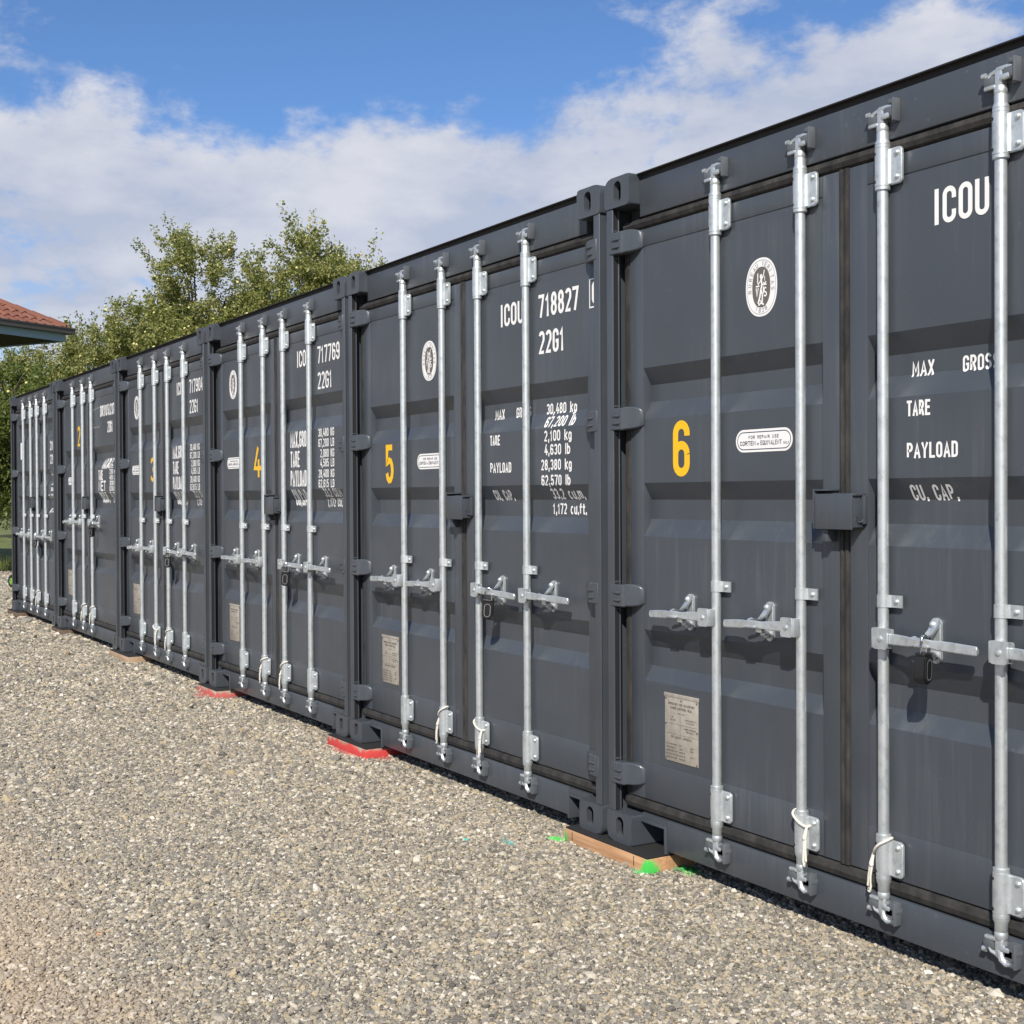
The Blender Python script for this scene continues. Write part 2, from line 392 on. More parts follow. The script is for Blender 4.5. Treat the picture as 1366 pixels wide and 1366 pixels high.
# ------------------------------------------------------------------ shared part meshes
ME = {}
def casting(left, top):
    bm = bmesh.new(); x0, x1, z0, z1 = 0, .162, 0, .118
    if left: rad = (.006, .006, .006, .034) if top else (.034, .006, .006, .006)
    else: rad = (.006, .006, .034, .006) if top else (.006, .034, .006, .006)
    out0 = rrect(x0, x1, z0, z1, rad, 4); out = []
    for (ax, az), (bx, bz) in zip(out0, out0[1:]+out0[:1]):
        k = max(1, int(math.hypot(bx-ax, bz-az)/.011))
        out += [(ax+(bx-ax)*j/k, az+(bz-az)*j/k) for j in range(k)]
    n = len(out)
    cx, cz, hw, hh = (.086 if left else .076), .059, .0235, .0420
    hole = []
    for px, pz in out:
        a = math.atan2((pz-cz)*1.15, px-cx); d = (math.cos(a), math.sin(a))
        # stadium outline
        best = None
        for k in range(0, 400):
            r = .02+k*.0001; X, Z = r*d[0], r*d[1]
            zz = max(0, abs(Z)-(hh-hw))
            if math.hypot(X, zz) >= hw: best = (cx+X, cz+Z); break
        hole.append(best or (cx+hw*d[0], cz+hh*d[1]))
    A = [bm.verts.new((x, 0, z)) for x, z in out]; B = [bm.verts.new((x, 0, z)) for x, z in hole]
    Bc = [bm.verts.new((x, .026, z)) for x, z in hole]; Be = [bm.verts.new((cx+(x-cx)*1.7, .027, cz+(z-cz)*1.25)) for x, z in hole]; Bd = [bm.verts.new((cx+(x-cx)*1.7, .165, cz+(z-cz)*1.25)) for x, z in hole]
    Ab = [bm.verts.new((x, .178, z)) for x, z in out]
    for i in range(n):
        j = (i+1) % n
        bm.faces.new((A[i], A[j], B[j], B[i])); bm.faces.new((B[i], B[j], Bc[j], Bc[i])); f1 = bm.faces.new((Bc[i], Bc[j], Be[j], Be[i])); f1.material_index = 1; f1 = bm.faces.new((Be[i], Be[j], Bd[j], Bd[i])); f1.material_index = 1
        bm.faces.new((A[j], A[i], Ab[i], Ab[j]))
    f1 = bm.faces.new(Bd); f1.material_index = 1; bm.faces.new(Ab[::-1])
    be = [e for e in bm.edges if all(abs(v.co.y) < 1e-6 for v in e.verts) and e.verts[0] in A and e.verts[1] in A]
    bmesh.ops.bevel(bm, geom=be, offset=.004, segments=2, affect='EDGES')
    return finish(bm, 'corner_casting', [PAINT, DARKIN], 40)
for l in (0, 1):
    for tp in (0, 1): ME['cast', l, tp] = casting(l, tp)

def post_mesh(left):
    bm = bmesh.new(); s = (lambda a, b: (a, b)) if left else (lambda a, b: (2.438-b, 2.438-a))
    for (a, b, y0, y1, bev) in ((.008, .050, .003, .0105, .003), (.0085, .0165, .011, .17, 0), (.010, .0505, .031, .0365, .002), (.046, .096, .100, .108, 0)):
        x0, x1 = s(a, b); box(bm, x0, x1, y0, y1, .118, 2.473, bev, 3)
    return finish(bm, 'corner_post', PAINT)
ME['post', 1] = post_mesh(1); ME['post', 0] = post_mesh(0)
for l in (0, 1):
    bm = bmesh.new(); a, b = (.0168, .0462) if l else (2.3918, 2.4212); box(bm, a, b, .0108, .0308, .12, 2.471); ME['seal', l] = finish(bm, 'post_seal', BLACKR)
bm = bmesh.new(); box(bm, .163, 2.275, .05, .14, 2.425, 2.566, .004); ME['header'] = finish(bm, 'header', PAINT)
bm = bmesh.new(); box(bm, .163, 2.275, .056, .16, 2.566, 2.586); box(bm, .163, 2.275, .036, .17, 2.5862, 2.590, 0); ME['gutter'] = finish(bm, 'rain_gutter', SEAL)
def sill():
    bm = bmesh.new()
    box(bm, .316, 2.122, .05, .15, .012, .1295, .004)
    for a, b in ((.163, .3162), (2.1218, 2.275)):
        box(bm, a, b, .0503, .15, .096, .1293); box(bm, a, b, .30, .31, .0, .10)
        box(bm, a, b, .15, .31, .1, .11)
    for a, b, k in ((.306, .3159, 1), (2.1221, 2.132, 1)): box(bm, a, b, .044, .15, .0, .104, .002)
    for a, b in ((.163, .308), (2.13, 2.275)): box(bm, a, b, .044, .052, .094, .104, .002)
    return finish(bm, 'sill', PAINT)
ME['sill'] = sill()
def side_wall(left):
    bm = bmesh.new(); out = []; n = 20; p_ = (5.88-.22)/n
    for i in range(n):
        y0 = .22+i*p_
        out += [(.014, y0), (.014, y0+p_*.26), (.050, y0+p_*.50), (.050, y0+p_*.76)]
    out += [(.014, 5.88)]; pts = out+[(x+.003, y) for x, y in out[::-1]]
    if not left: pts = [(2.438-x, y) for x, y in pts][::-1]
    prism(bm, pts, 'z', .15, 2.49)
    a, b = (.012, .06) if left else (2.378, 2.426)
    box(bm, a, b, .178, 5.88, .05, .15); box(bm, a, b, .178, 5.88, 2.49, 2.55); box(bm, a, b, .178, .2198, .1502, 2.4898)
    fix(bm); return finish(bm, 'side_wall', PAINT, 20)
ME['wl'] = side_wall(1); ME['wr'] = side_wall(0)
bm = bmesh.new(); box(bm, .06, 2.378, .17, 5.9, 2.54, 2.565); ME['roof'] = finish(bm, 'roof', PAINT)
bm = bmesh.new(); box(bm, .06, 2.378, .16, 5.9, .14, .165); ME['floor'] = finish(bm, 'floor', DARKIN)
bm = bmesh.new(); box(bm, .162, 2.276, 5.95, 6.04, .02, 2.57); ME['rear'] = finish(bm, 'rear_wall', PAINT)

def gasket(kind):
    bm = bmesh.new()
    def strip_h(x0, x1, z0, z1, y=.050):
        zc = (z0+z1)/2; h = (z1-z0)/2
        prof = [(.092, z0), (y+.018, z0), (y+.006, z0+h*.35), (y, zc), (y+.004, z1-h*.3), (y+.018, z1), (.092, z1)]
        prism(bm, prof, 'x', x0, x1)
    def strip_v(x0, x1, z0, z1, y=.052):
        xc = (x0+x1)/2; h = (x1-x0)/2
        prof = [(x0, .092), (x0, y+.012), (x0+h*.3, y+.002), (xc, y), (x1-h*.3, y+.002), (x1, y+.012), (x1, .092)]
        prism(bm, prof, 'z', z0, z1)
    if kind == 'L':
        strip_h(.055, 1.2195, 2.380, 2.4235); strip_h(.055, 1.2195, .131, .1825); strip_v(.0508, .0885, .1826, 2.3798, .056); strip_v(1.199, 1.2195, .1826, 2.3798)
    else:
        strip_h(1.2199, 2.383, 2.380, 2.4235); strip_h(1.2199, 2.383, .131, .1825); strip_v(2.3495, 2.3872, .1826, 2.3798, .056); strip_v(1.2199, 1.241, .1826, 2.3798)
    fix(bm); return finish(bm, 'gasket', GASK, 30)
ME['gasket', 'L'] = gasket('L'); ME['gasket', 'R'] = gasket('R')
ME['frame', 'L'] = frame_mesh(.0895, 1.198, .172, 1.124); ME['frame', 'R'] = frame_mesh(1.242, 2.3485, 1.316, 2.266)
for k, rc in RECS.items():
    ME['panel', 'L', k] = panel_mesh(rc, .1725, 1.1235); ME['panel', 'R', k] = panel_mesh(rc, 1.3165, 2.2655)

def hinge(mir):
    """origin at pin centre, left-hand hinge reaching to +X"""
    bm = bmesh.new()
    secs = [(-.013, .002, .022, .041), (-.004, -.011, .024, .043), (.018, -.013, .026, .043), (.05, -.009, .030, .043), (.066, -.006, .036, .0435), (.078, .004, .041, .0465), (.105, .014, .046, .0455), (.128, .027, .0465, .040), (.139, .036, .0465, .033), (.143, .043, .0465, .028)]
    rings = []
    for x, yf, yb, hh in secs:
        dn = hh*(1.0 if x < .07 else .86); c = .004
        loop = [(yf+c, hh), (yf, hh-c), (yf-.001, 0), (yf, -dn+c), (yf+c, -dn), (yb, -dn), (yb, hh)]
        rings.append([bm.verts.new((x, y, z)) for y, z in loop])
    for a, b in zip(rings, rings[1:]):
        for i in range(7): bm.faces.new((a[i], a[(i+1) % 7], b[(i+1) % 7], b[i]))
    bm.faces.new(rings[0]); bm.faces.new(rings[-1][::-1]); fix(bm)
    for z0, z1 in ((.008, .017), (-.021, -.012)): box(bm, .016, .058, -.0175, .0, z0, z1, .003)
    lathe(bm, [(.013, -.060), (.0135, -.058), (.0135, .058), (.012, .061)], 14, (-.002, .008))
    box(bm, -.020, .014, -.004, .03, .049, .056, .002); box(bm, -.020, .014, -.004, .03, -.056, -.049, .002)
    if mir:
        for v in bm.verts: v.co.x = -v.co.x
        bmesh.ops.reverse_faces(bm, faces=list(bm.faces))
    return finish(bm, 'hinge', PAINT, 28)
ME['hinge', 'L'] = hinge(0); ME['hinge', 'R'] = hinge(1)

# locking bar pieces, origin on the bar axis (local y = 0 is the axis plane at Y=.037)
def bar_pipe():
    bm = bmesh.new(); lathe(bm, [(.0168, .20), (.0168, 2.39)], 22); return finish(bm, 'locking_bar', GALV)
ME['pipe'] = bar_pipe()
def bearing():
    bm = bmesh.new(); h = .060
    lathe(bm, [(.0185, -h-.010), (.0228, -h-.008), (.0228, -h+.001), (.0215, -h+.002), (.0235, -h+.0035), (.0235, h-.0035), (.0215, h-.002), (.0228, h-.001), (.0228, h+.008), (.0185, h+.010)], 22)
    b = bmesh.new(); prism(b, rrect(.008, .070, -h+.004, h-.006, (.004, .014, .014, .004), 4), 'y', .004, .013); fix(b)
    bmesh.ops.bevel(b, geom=[e for e in b.edges if all(abs(v.co.y-.004) < 1e-6 for v in e.verts)], offset=.003, segments=2, affect='EDGES')
    merge(bm, b)
    # fillet web between tube and flange
    prism(bm, [(.014, -.014), (.026, .002), (.034, .006), (.014, .012)], 'z', -h+.008, h-.010)
    fix(bm)
    me = finish(bm, 'bearing', GALV); return me
ME['bearing'] = bearing()
def bolts(zs, x, y, r=.0085):
    bm = bmesh.new()
    for z in zs:
        b = bmesh.new(); lathe(b, [(r, 0), (r*.95, .004), (r*.6, .0075), (r*.1, .0085)], 10); merge(bm, b, Matrix.Translation((x, y, z)) @ Matrix.Rotation(R(90), 4, 'X'))
    fix(bm); return finish(bm, 'bolt', GALV, 50)
ME['bolts_b'] = bolts((0,), .053, .0045); ME['bolt_c'] = bolts((0,), .047, .0065, .008)
def holes():
    bm = bmesh.new()
    for z in (0,):
        b = bmesh.new(); lathe(b, [(.0052, 0), (.0052, .0012)], 10); a = R(-118)
        merge(bm, b, Matrix.Translation((.0226*math.cos(a), .0226*math.sin(a), z)) @ Matrix.Rotation(a, 4, 'Z') @ Matrix.Rotation(R(90), 4, 'Y'))
    fix(bm); return finish(bm, 'drain_hole', BLACK)
ME['holes_b'] = holes()
def clamp():
    bm = bmesh.new(); h = .0185
    pts = [(-.0195*math.cos(R(a)), -.0195*math.sin(R(a))) for a in range(-60, 181, 20)]
    pts = [(-.0195, .016)]+[(-.0195*math.cos(R(a)), -.0195*math.sin(R(a))) for a in range(0, 171, 17)]+[(.026, .006), (.066, .006), (.066, .012), (.02, .012), (.018, .018)]
    b = bmesh.new(); prism(b, pts, 'z', -h, h); fix(b); merge(bm, b)
    box(bm, -.024, -.014, .004, .016, -h, h, .002)
    me = finish(bm, 'guide_clamp', GALV, 30); return me
ME['clamp'] = clamp()
def cam_top(s):
    """s = 1 top end, -1 bottom end; origin at bearing end, growing along s*z"""
    bm = bmesh.new()
    lathe(bm, [(.0225, 0), (.0225, .006), (.018, .016), (.018, .036), (.0172, .037), (.0172, .039), (.0185, .041), (.0185, .052), (.0165, .060), (.013, .064)], 18)
    box(bm, -.012, .013, -.013, .012, .060, .108, .004)                    # forging body
    box(bm, -.046, -.008, -.016, -.002, .055, .068, .005)                  # lower left finger
    box(bm, .006, .040, -.018, -.002, .072, .089, .006)                    # lower right finger
    box(bm, -.008, .046, -.014, .004, .099, .113, .005)                    # top bar
    tube(bm, [(-.008, -.006, .104), (-.026, -.008, .098), (-.030, -.008, .088)], .0065, 8)
    tube(bm, [(-.054, -.008, .099), (-.042, -.008, .099)], .008, 10)
    if s < 0:
        for v in bm.verts: v.co.z = -v.co.z
        # hooked lower cam
        bmesh.ops.reverse_faces(bm, faces=list(bm.faces))
        tube(bm, [(.008, -.012, -.09), (.012, -.014, -.112), (.026, -.014, -.121), (.042, -.013, -.116)], [.010, .009, .007, .006], 8)
    fix(bm); return finish(bm, 'cam_head', GALV, 40)
ME['cam', 1] = cam_top(1); ME['cam', -1] = cam_top(-1)
def keeper(s):
    bm = bmesh.new()
    box(bm, .016, .054, -.016, .013, .074, .106, .007); box(bm, -.050, -.014, -.014, .013, .064, .096, .008); box(bm, -.05, .055, .009, .0125, .066, .1, 0)
    box(bm, .051, .060, -.020, .0128, .058, .128, .004); box(bm, .030, .057, .006, .0127, .060, .124, .002); box(bm, -.054, -.030, .006, .0126, .060, .106, .002)
    box(bm, .034, .0595, -.018, -.006, .110, .126, .005)
    if s < 0:
        for v in bm.verts: v.co.z = -v.co.z
        bmesh.ops.reverse_faces(bm, faces=list(bm.faces))
        tube(bm, [(.040, -.016, -.086), (.040, .012, -.086)], .0215, 14); tube(bm, [(-.034, -.012, -.080), (-.034, .012, -.080)], .0165, 12)
        fix(bm)
    return finish(bm, 'cam_keeper', KEEP, 40)
ME['keep', 1] = keeper(1); ME['keep', -1] = keeper(-1)
def handle(d, L=.37):
    """lever from the hub bracket; d = +1 to the right, -1 to the left"""
    bm = bmesh.new()
    def flat(pts, t, zc):
        rings = []
        for x, y, hz, dz in pts:
            c = min(.003, hz*.4)
            lp = [(y-t/2, hz-c), (y-t/2, -hz+c), (y-t/2+c*.7, -hz), (y+t/2-c*.7, -hz), (y+t/2, -hz+c), (y+t/2, hz-c), (y+t/2-c*.7, hz), (y-t/2+c*.7, hz)]
            rings.append([bm.verts.new((x, yy, zc+dz+zz)) for yy, zz in lp])
        for a, b in zip(rings, rings[1:]):
            for i in range(8): bm.faces.new((a[i], a[(i+1) % 8], b[(i+1) % 8], b[i]))
        bm.faces.new(rings[0]); bm.faces.new(rings[-1][::-1])
    flat([(.018, -.030, .017, 0), (.07, -.030, .0165, 0), (.12, -.033, .015, -.001), (.15, -.040, .012, -.001), (.172, -.047, .011, .003), (.20, -.047, .011, .003), (.222, -.043, .0125, -.001), (.245, -.036, .0145, -.003), (.28, -.033, .0145, -.004), (L-.01, -.031, .0135, -.007), (L-.002, -.031, .013, -.007), (L+.001, -.031, .006, -.007)], .009, 0)
    fix(bm)
    # U-shaped hub bracket welded to the bar
    b = bmesh.new(); prism(b, rrect(-.002, .052, -.032, .032, (.008, .008, .008, .008), 3), 'y', -.044, -.036); prism(b, rrect(.0, .056, -.029, .029, .006, 3), 'y', -.024, -.016); fix(b); merge(bm, b)
    box(bm, -.010, .006, -.043, .006, -.031, .031, .004)
    b = bmesh.new(); lathe(b, [(.008, 0), (.008, .004), (.003, .006)], 12); merge(bm, b, Matrix.Translation((.026, -.0435, 0)) @ Matrix.Rotation(R(90), 4, 'X'))
    # cup under the lever at the catch
    box(bm, .165, .215, -.056, -.036, -.012, -.003, .003)
    if d < 0:
        for v in bm.verts: v.co.x = -v.co.x
        bmesh.ops.reverse_faces(bm, faces=list(bm.faces))
    return finish(bm, 'handle', GALV, 25)
ME['handle', 1] = handle(1); ME['handle', -1] = handle(-1, .345)
def catch(d):
    """handle retainer plate on the door; origin on the door face at handle height"""
    bm = bmesh.new()
    b = bmesh.new(); prism(b, rrect(-.019, .019, -.062, .072, .0188, 6), 'y', -.012, -.0005); fix(b)
    bmesh.ops.bevel(b, geom=[e for e in b.edges if all(abs(v.co.y+.012) < 1e-6 for v in e.verts)], offset=.0025, segments=2, affect='EDGES'); merge(bm, b)
    box(bm, -.010, .012, -.042, -.010, -.042, -.030, .003)                     # lower shelf
    # swinging hasp
    P = [(.004, -.016, .066, .015), (.002, -.022, .046, .017), (-.008, -.036, .022, .019), (-.024, -.052, .010, .020), (-.040, -.056, .012, .016), (-.048, -.054, .016, .010)]
    up_ = []; lo_ = []
    for x, y_, z, w in P:
        up_.append([bm.verts.new((x-w, y_-.002, z-w*.45)), bm.verts.new((x+w, y_-.002, z+w*.25))]); lo_.append([bm.verts.new((x-w, y_+.005, z-.004-w*.45)), bm.verts.new((x+w, y_+.005, z-.004+w*.25))])
    for i in range(len(P)-1):
        bm.faces.new((up_[i][0], up_[i][1], up_[i+1][1], up_[i+1][0])); bm.faces.new((lo_[i][1], lo_[i][0], lo_[i+1][0], lo_[i+1][1]))
        for k in (0, 1): bm.faces.new((up_[i][k], up_[i+1][k], lo_[i+1][k], lo_[i][k]))
    bm.faces.new((up_[0][0], up_[0][1], lo_[0][1], lo_[0][0])); bm.faces.new((up_[-1][0], up_[-1][1], lo_[-1][1], lo_[-1][0])); fix(bm)
    for z, r in ((.053, .0115), (-.044, .009)):
        b = bmesh.new(); lathe(b, [(r, 0), (r*.95, .006), (r*.5, .012), (r*.1, .013)], 12); merge(bm, b, Matrix.Translation((-.002, -.016, z)) @ Matrix.Rotation(R(90), 4, 'X'))
    box(bm, -.014, .014, -.060, -.050, -.030, -.004, .003); box(bm, -.006, .010, -.052, -.010, -.033, -.026, .002)
    return finish(bm, 'handle_catch', GALV, 40)
ME['catch'] = catch(1)
def lockbox(which):
    bm = bmesh.new()
    if which == 'cover':      # right-hand half: front plate, top edge, returned right side
        box(bm, 1.148, 1.306, -.002, .005, 1.245, 1.357, .003); box(bm, 1.298, 1.3045, .004, .0558, 1.252, 1.354, .002)
        box(bm, 1.225, 1.312, .0005, .056, 1.350, 1.3585, .003); box(bm, 1.300, 1.318, .040, .0562, 1.262, 1.352, .003)
        tube(bm, [(1.309, .040, 1.345), (1.313, .046, 1.32), (1.314, .047, 1.29), (1.310, .040, 1.270), (1.3065, .026, 1.268), (1.3065, .020, 1.281), (1.3065, .022, 1.288)], .0035, 6)
    else:                     # left-hand half: back box with lid
        box(bm, 1.132, 1.1375, .004, .056, 1.246, 1.372, .0015); box(bm, 1.132, 1.2, .006, .056, 1.366, 1.372, .0015)
        box(bm, 1.14, 1.21, .030, .036, 1.25, 1.36, 0); box(bm, 1.165, 1.19, .012, .05, 1.205, 1.25, .003)
    return finish(bm, 'lock_box', PAINT, 40)
ME['lbc'] = lockbox('cover'); ME['lbb'] = lockbox('back')

# decals ------------------------------------------------------------
def ngon(bm, pts, y):
    f = bm.faces.new([bm.verts.new((x, y, z)) for x, z in pts])
    if f.normal.y > 0: f.normal_flip()
    return f
def ell(rx, rz, n=48, p=2.0):
    o = []
    for i in range(n):
        a = 2*math.pi*i/n; c, s = math.cos(a), math.sin(a)
        o.append((rx*math.copysign(abs(c)**(2/p), c), rz*math.copysign(abs(s)**(2/p), s)))
    return o
def ringd(bm, a, b, y):
    A = [bm.verts.new((x, y, z)) for x, z in a]; B = [bm.verts.new((x, y, z)) for x, z in b]; n = len(a)
    for i in range(n): bm.faces.new((A[i], A[(i+1) % n], B[(i+1) % n], B[i]))
rx, rz = .078, .100
bm = bmesh.new(); ngon(bm, ell(rx, rz, 56, 2.25), 0); ME['em_disc'] = finish(bm, 'emblem', WHITE, smooth=False)
bm = bmesh.new(); ngon(bm, ell(.0450, .069, 48, 2.25), -.0005); ME['em_core'] = finish(bm, 'emblem_core', DARKV, smooth=False)
bm = bmesh.new(); ringd(bm, ell(.0715, .0925, 56, 2.25), ell(.0698, .0908, 56, 2.25), -.0005)
def around(bm, s, a0, a1, er, ez, h, flip=False):
    for i, c in enumerate(s):
        a = R(a0+(a1-a0)*(i/(len(s)-1))); x, z = er*math.cos(a), ez*math.sin(a)
        nx, nz = math.cos(a)/er, math.sin(a)/ez; ang = math.atan2(nz, nx)
        rot = ang-R(90) if not flip else ang+R(90)
        M = Matrix.Translation((x, 0, z)) @ Matrix.Rotation(-rot, 4, 'Y') @ Matrix.Translation((-h*.3, 0, -h/2))
        add_text(bm, c, 0, 0, h, W=h*.5, th=h*.15, mtx=M, y=-.0006)
around(bm, 'BUREAU VERITAS', 188, -8, .0575, .0805, .0165); around(bm, '1828', 247, 293, .057, .079, .0165, True)
ME['em_text'] = finish(bm, 'emblem_print', GREYP, smooth=False)
bm = bmesh.new(); I4 = Matrix.Identity(4); y = -.001
def S(pts, th, cl=0): 
    global y
    y -= .00006; strokes_to(bm, pts, cl, th, I4, y)
S([(.000, .028), (.004, .008), (-.002, -.012), (-.006, -.032), (-.014, -.052)], .0075); S([(.0, -.010), (.006, -.026), (.006, -.046)], .0065)
S(arc(0, .036, .0035, .005, 0, 360, 10)[:-1], .006, 1); S([(-.002, .022), (-.014, .010), (-.017, .020), (-.016, .046)], .005); S([(.002, .024), (.011, .036), (.016, .054)], .0045)
S([(-.024, .004), (-.010, .004)], .005); S([(.010, .006), (.026, .006)], .004); S(arc(.018, .018, .006, .009, 200, 350, 8), .0055); S([(.018, .02), (.018, .034)], .003)
S([(-.024, -.004), (-.020, -.030), (-.014, -.004)], .005); S([(.012, -.002), (.012, -.022)], .005); S(arc(.021, -.012, .005, .008, 30, 270, 8), .0045); S(arc(.021, -.026, .006, .007, 90, -160, 8), .005)
S([(-.010, -.060), (.000, -.054), (.012, -.060)], .006); S([(-.006, -.045), (.008, -.052)], .004)
ME['em_fig'] = finish(bm, 'emblem_figure', WHITE, smooth=False)

bm = bmesh.new(); ngon(bm, rrect(-.141, .141, -.039, .039, .0385, 8), 0); ME['pill'] = finish(bm, 'repair_sticker', WHITE, smooth=False)
bm = bmesh.new(); a = rrect(-.133, .133, -.031, .031, .0305, 8); b = rrect(-.130, .130, -.028, .028, .0275, 8); ringd(bm, a, b, -.0005)
add_text(bm, 'FOR REPAIR USE', 0, .0065, .0115, align='c', y=-.0005, fit=None, W=.0068, th=.0018, gap=.0028)
xx = add_text(bm, 'CORTEN', -.119, -.016, .0155, W=.0088, th=.0026, gap=.0022, y=-.0005); xx = add_text(bm, 'or', xx+.004, -.016, .010, W=.004, th=.0016, gap=.0016, y=-.0005)
xx = add_text(bm, 'EQUIVALENT', xx+.004, -.016, .0155, W=.0072, th=.0022, gap=.0016, y=-.0005); add_text(bm, 'ONLY', xx+.007, -.016, .009, W=.0042, th=.0015, gap=.0015, y=-.0005)
ME['pill_t'] = finish(bm, 'sticker_print', BLUEK, smooth=False)

PW, PH = .195, .252
bm = bmesh.new(); box(bm, 0, PW, -.003, -.0002, 0, PH, .001); box(bm, -.004, PW+.004, -.0045, -.0002, PH-.012, PH+.003, .001); ME['plate'] = finish(bm, 'data_plate', PLATE)
bm = bmesh.new(); yy = -.0036
def pt(s, x, z, h, W=None, al='l', th=None): add_text(bm, s, x, z, h, W=W or h*.42, th=th or h*.2, gap=h*.16, y=yy, align=al)
pt('APPROVED FOR TRANSPORT', PW/2, PH-.040, .0092, al='c'); pt('UNDER CUSTOMS SEAL', PW/2, PH-.055, .0092, al='c'); pt('GB-C 2017', PW/2, PH-.072, .006, al='c')
pt('TYPE', .045, PH-.088, .005, al='c'); pt('ICO-22G1', .05, PH-.098, .006, al='c'); pt('MANUFACTURER NO', .148, PH-.090, .005, al='c'); pt('OF CONTAINER', .148, PH-.1, .005, al='c')
pt('TIMBER COMPONENT', .147, PH-.124, .0058, al='c'); pt('TREATMENT', .147, PH-.134, .0058, al='c')
pt('CSC SAFETY APPROVAL', PW/2, PH-.163, .0085, al='c')
for i in range(5): pt(('DATE MANUFACTURED', 'IDENTIFICATION NO', 'MAXIMUM GROSS MASS', 'ALLOWABLE STACK LOAD', 'RACKING TEST FORCE')[i], .008, .062-i*.0125, .0056, W=.0017)
for i in range(5): pt(('2017', '718827', '30480 KG', '213160 KG', '15240 KG')[i], .085, .062-i*.0125, .0056)
pt('NEXT', .15, .06, .006); pt('EXAM', .15, .05, .006); pt('DATE', .15, .028, .006)
for z in (PH-.11, PH-.148): strokes_to(bm, [(.006, z), (PW-.006, z)], 0, .0009, I4, yy)
strokes_to(bm, [(PW*.47, PH-.078), (PW*.47, PH-.146)], 0, .0009, I4, yy)
ME['plate_t'] = finish(bm, 'plate_print', PRINT, smooth=False)
RIV = ((.007, PH-.018), (PW/2, PH-.020), (PW-.007, PH-.018), (.006, PH*.55), (PW-.006, PH*.5), (.007, .008), (PW-.007, .006))
bm = bmesh.new(); b = bmesh.new(); lathe(b, [(.0042, 0), (.0036, .002), (.0015, .0032)], 8); merge(bm, b, Matrix.Translation((0, -.003, 0)) @ Matrix.Rotation(R(90), 4, 'X'))
fix(bm); ME['rivets'] = finish(bm, 'rivet', PRINT)

# ------------------------------------------------------------------ the containers
PITCH = 2.46864
RODS = (.623, 1.045, 1.397, 1.823)
def container(k, x0, label, recs='A', clamp_z=1.031, handle_z=.921, nrods=4, seed=0):
    c = thing('shipping_container', (x0, 0, BZ), label, 'shipping container', 'shipping containers in a row')
    RC = RECS[recs]
    part = lambda n, key, loc=None, par=None: new_obj(n, ME[key], par or c, loc)
    for l, x in ((1, 0), (0, 2.276)):
        part('corner_casting', ('cast', l, 0), (x, 0, 0)); part('corner_casting', ('cast', l, 1), (x, 0, 2.473))
        for zz, tp in ((0, 0), (2.473, 1)):
            o = part('corner_casting', ('cast', 1-l, tp), (x+.162, 6.058, zz)); o.rotation_euler.z = math.pi
        part('corner_post', ('post', l)); part('post_seal', ('seal', l))
    for n in ('header', 'sill', 'roof', 'floor'): part(n, n)
    part('rain_gutter', 'gutter'); part('side_wall', 'wl'); part('side_wall', 'wr'); part('rear_wall', 'rear')
    doors = []
    for sd_ in 'LR':
        me = ME['panel', sd_, recs]
        d = new_obj('door', me, c)
        if not me.materials: me.materials.append(PAINT)
        doors.append(d)
        new_obj('door_frame', ME['frame', sd_], d); new_obj('gasket', ME['gasket', sd_], d)
        for z in (2.336, 1.652, .964, .270): new_obj('hinge', ME['hinge', sd_], d, (.034 if sd_ == 'L' else 2.404, .012, z))
    for i, rx_ in enumerate(RODS[:nrods]):
        jx = rnd.uniform(-.002, .002)
        b = new_obj('locking_bar', ME['pipe'], c, (rx_+jx, .037, 0))
        for z in (2.342, .252):
            new_obj('bearing', ME['bearing'], b, (0, 0, z))
            for dz in (-.036, .036): new_obj('bolt', ME['bolts_b'], b, (0, 0, z+dz))
            for dz in (-.044, .040): new_obj('drain_hole', ME['holes_b'], b, (0, 0, z+dz))
        new_obj('guide_clamp', ME['clamp'], b, (0, 0, clamp_z)); new_obj('bolt', ME['bolt_c'], b, (0, 0, clamp_z))
        new_obj('cam_head', ME['cam', 1], b, (0, 0, 2.411)); new_obj('cam_head', ME['cam', -1], b, (0, 0, .183))
        new_obj('cam_keeper', ME['keep', 1], b, (0, 0, 2.411)); new_obj('cam_keeper', ME['keep', -1], b, (0, 0, .183))
        d_ = -1 if i < 2 else 1
        h = new_obj('handle', ME['handle', d_], b, (0, 0, handle_z)); h.rotation_euler.y = rnd.uniform(-.02, .02)
        cx = rx_-.165 if d_ < 0 else rx_+.187
        new_obj('handle_catch', ME['catch'], doors[0 if i < 2 else 1], (cx, DY, handle_z))
    part('lock_box', 'lbc', None, doors[1]); part('lock_box', 'lbb', None, doors[0])
    def letters(s, x, z, h, th=None, fit=None, W=None, par=doors[1], m=WHITE, name='lettering', align='l', gap=None):
        for me in flat_text(name, s, x, z, h, m, RC, th=th, fit=fit, W=W, align=align, gap=gap): new_obj(name, me, par)
    def emblem(x, z):
        e = new_obj('emblem', ME['em_disc'], doors[0], (x, DY-.0012, z))
        for n, kk in (('emblem_core', 'em_core'), ('emblem_print', 'em_text'), ('emblem_figure', 'em_fig')): new_obj(n, ME[kk], doors[0], (x, DY-.0012, z))
    def pill(x, z):
        new_obj('repair_sticker', ME['pill'], doors[0], (x, DY-.0012, z)); new_obj('sticker_print', ME['pill_t'], doors[0], (x, DY-.0012, z))
    def plate(x, z):
        o = new_obj('data_plate', ME['plate'], doors[0], (x, DY-.0002, z)); new_obj('plate_print', ME['plate_t'], doors[0], (x, DY-.0002, z)); [new_obj('rivet', ME['rivets'], doors[0], (x+a_, DY-.0002, z+b_)) for a_, b_ in RIV]
    return c, doors, letters, emblem, pill, plate
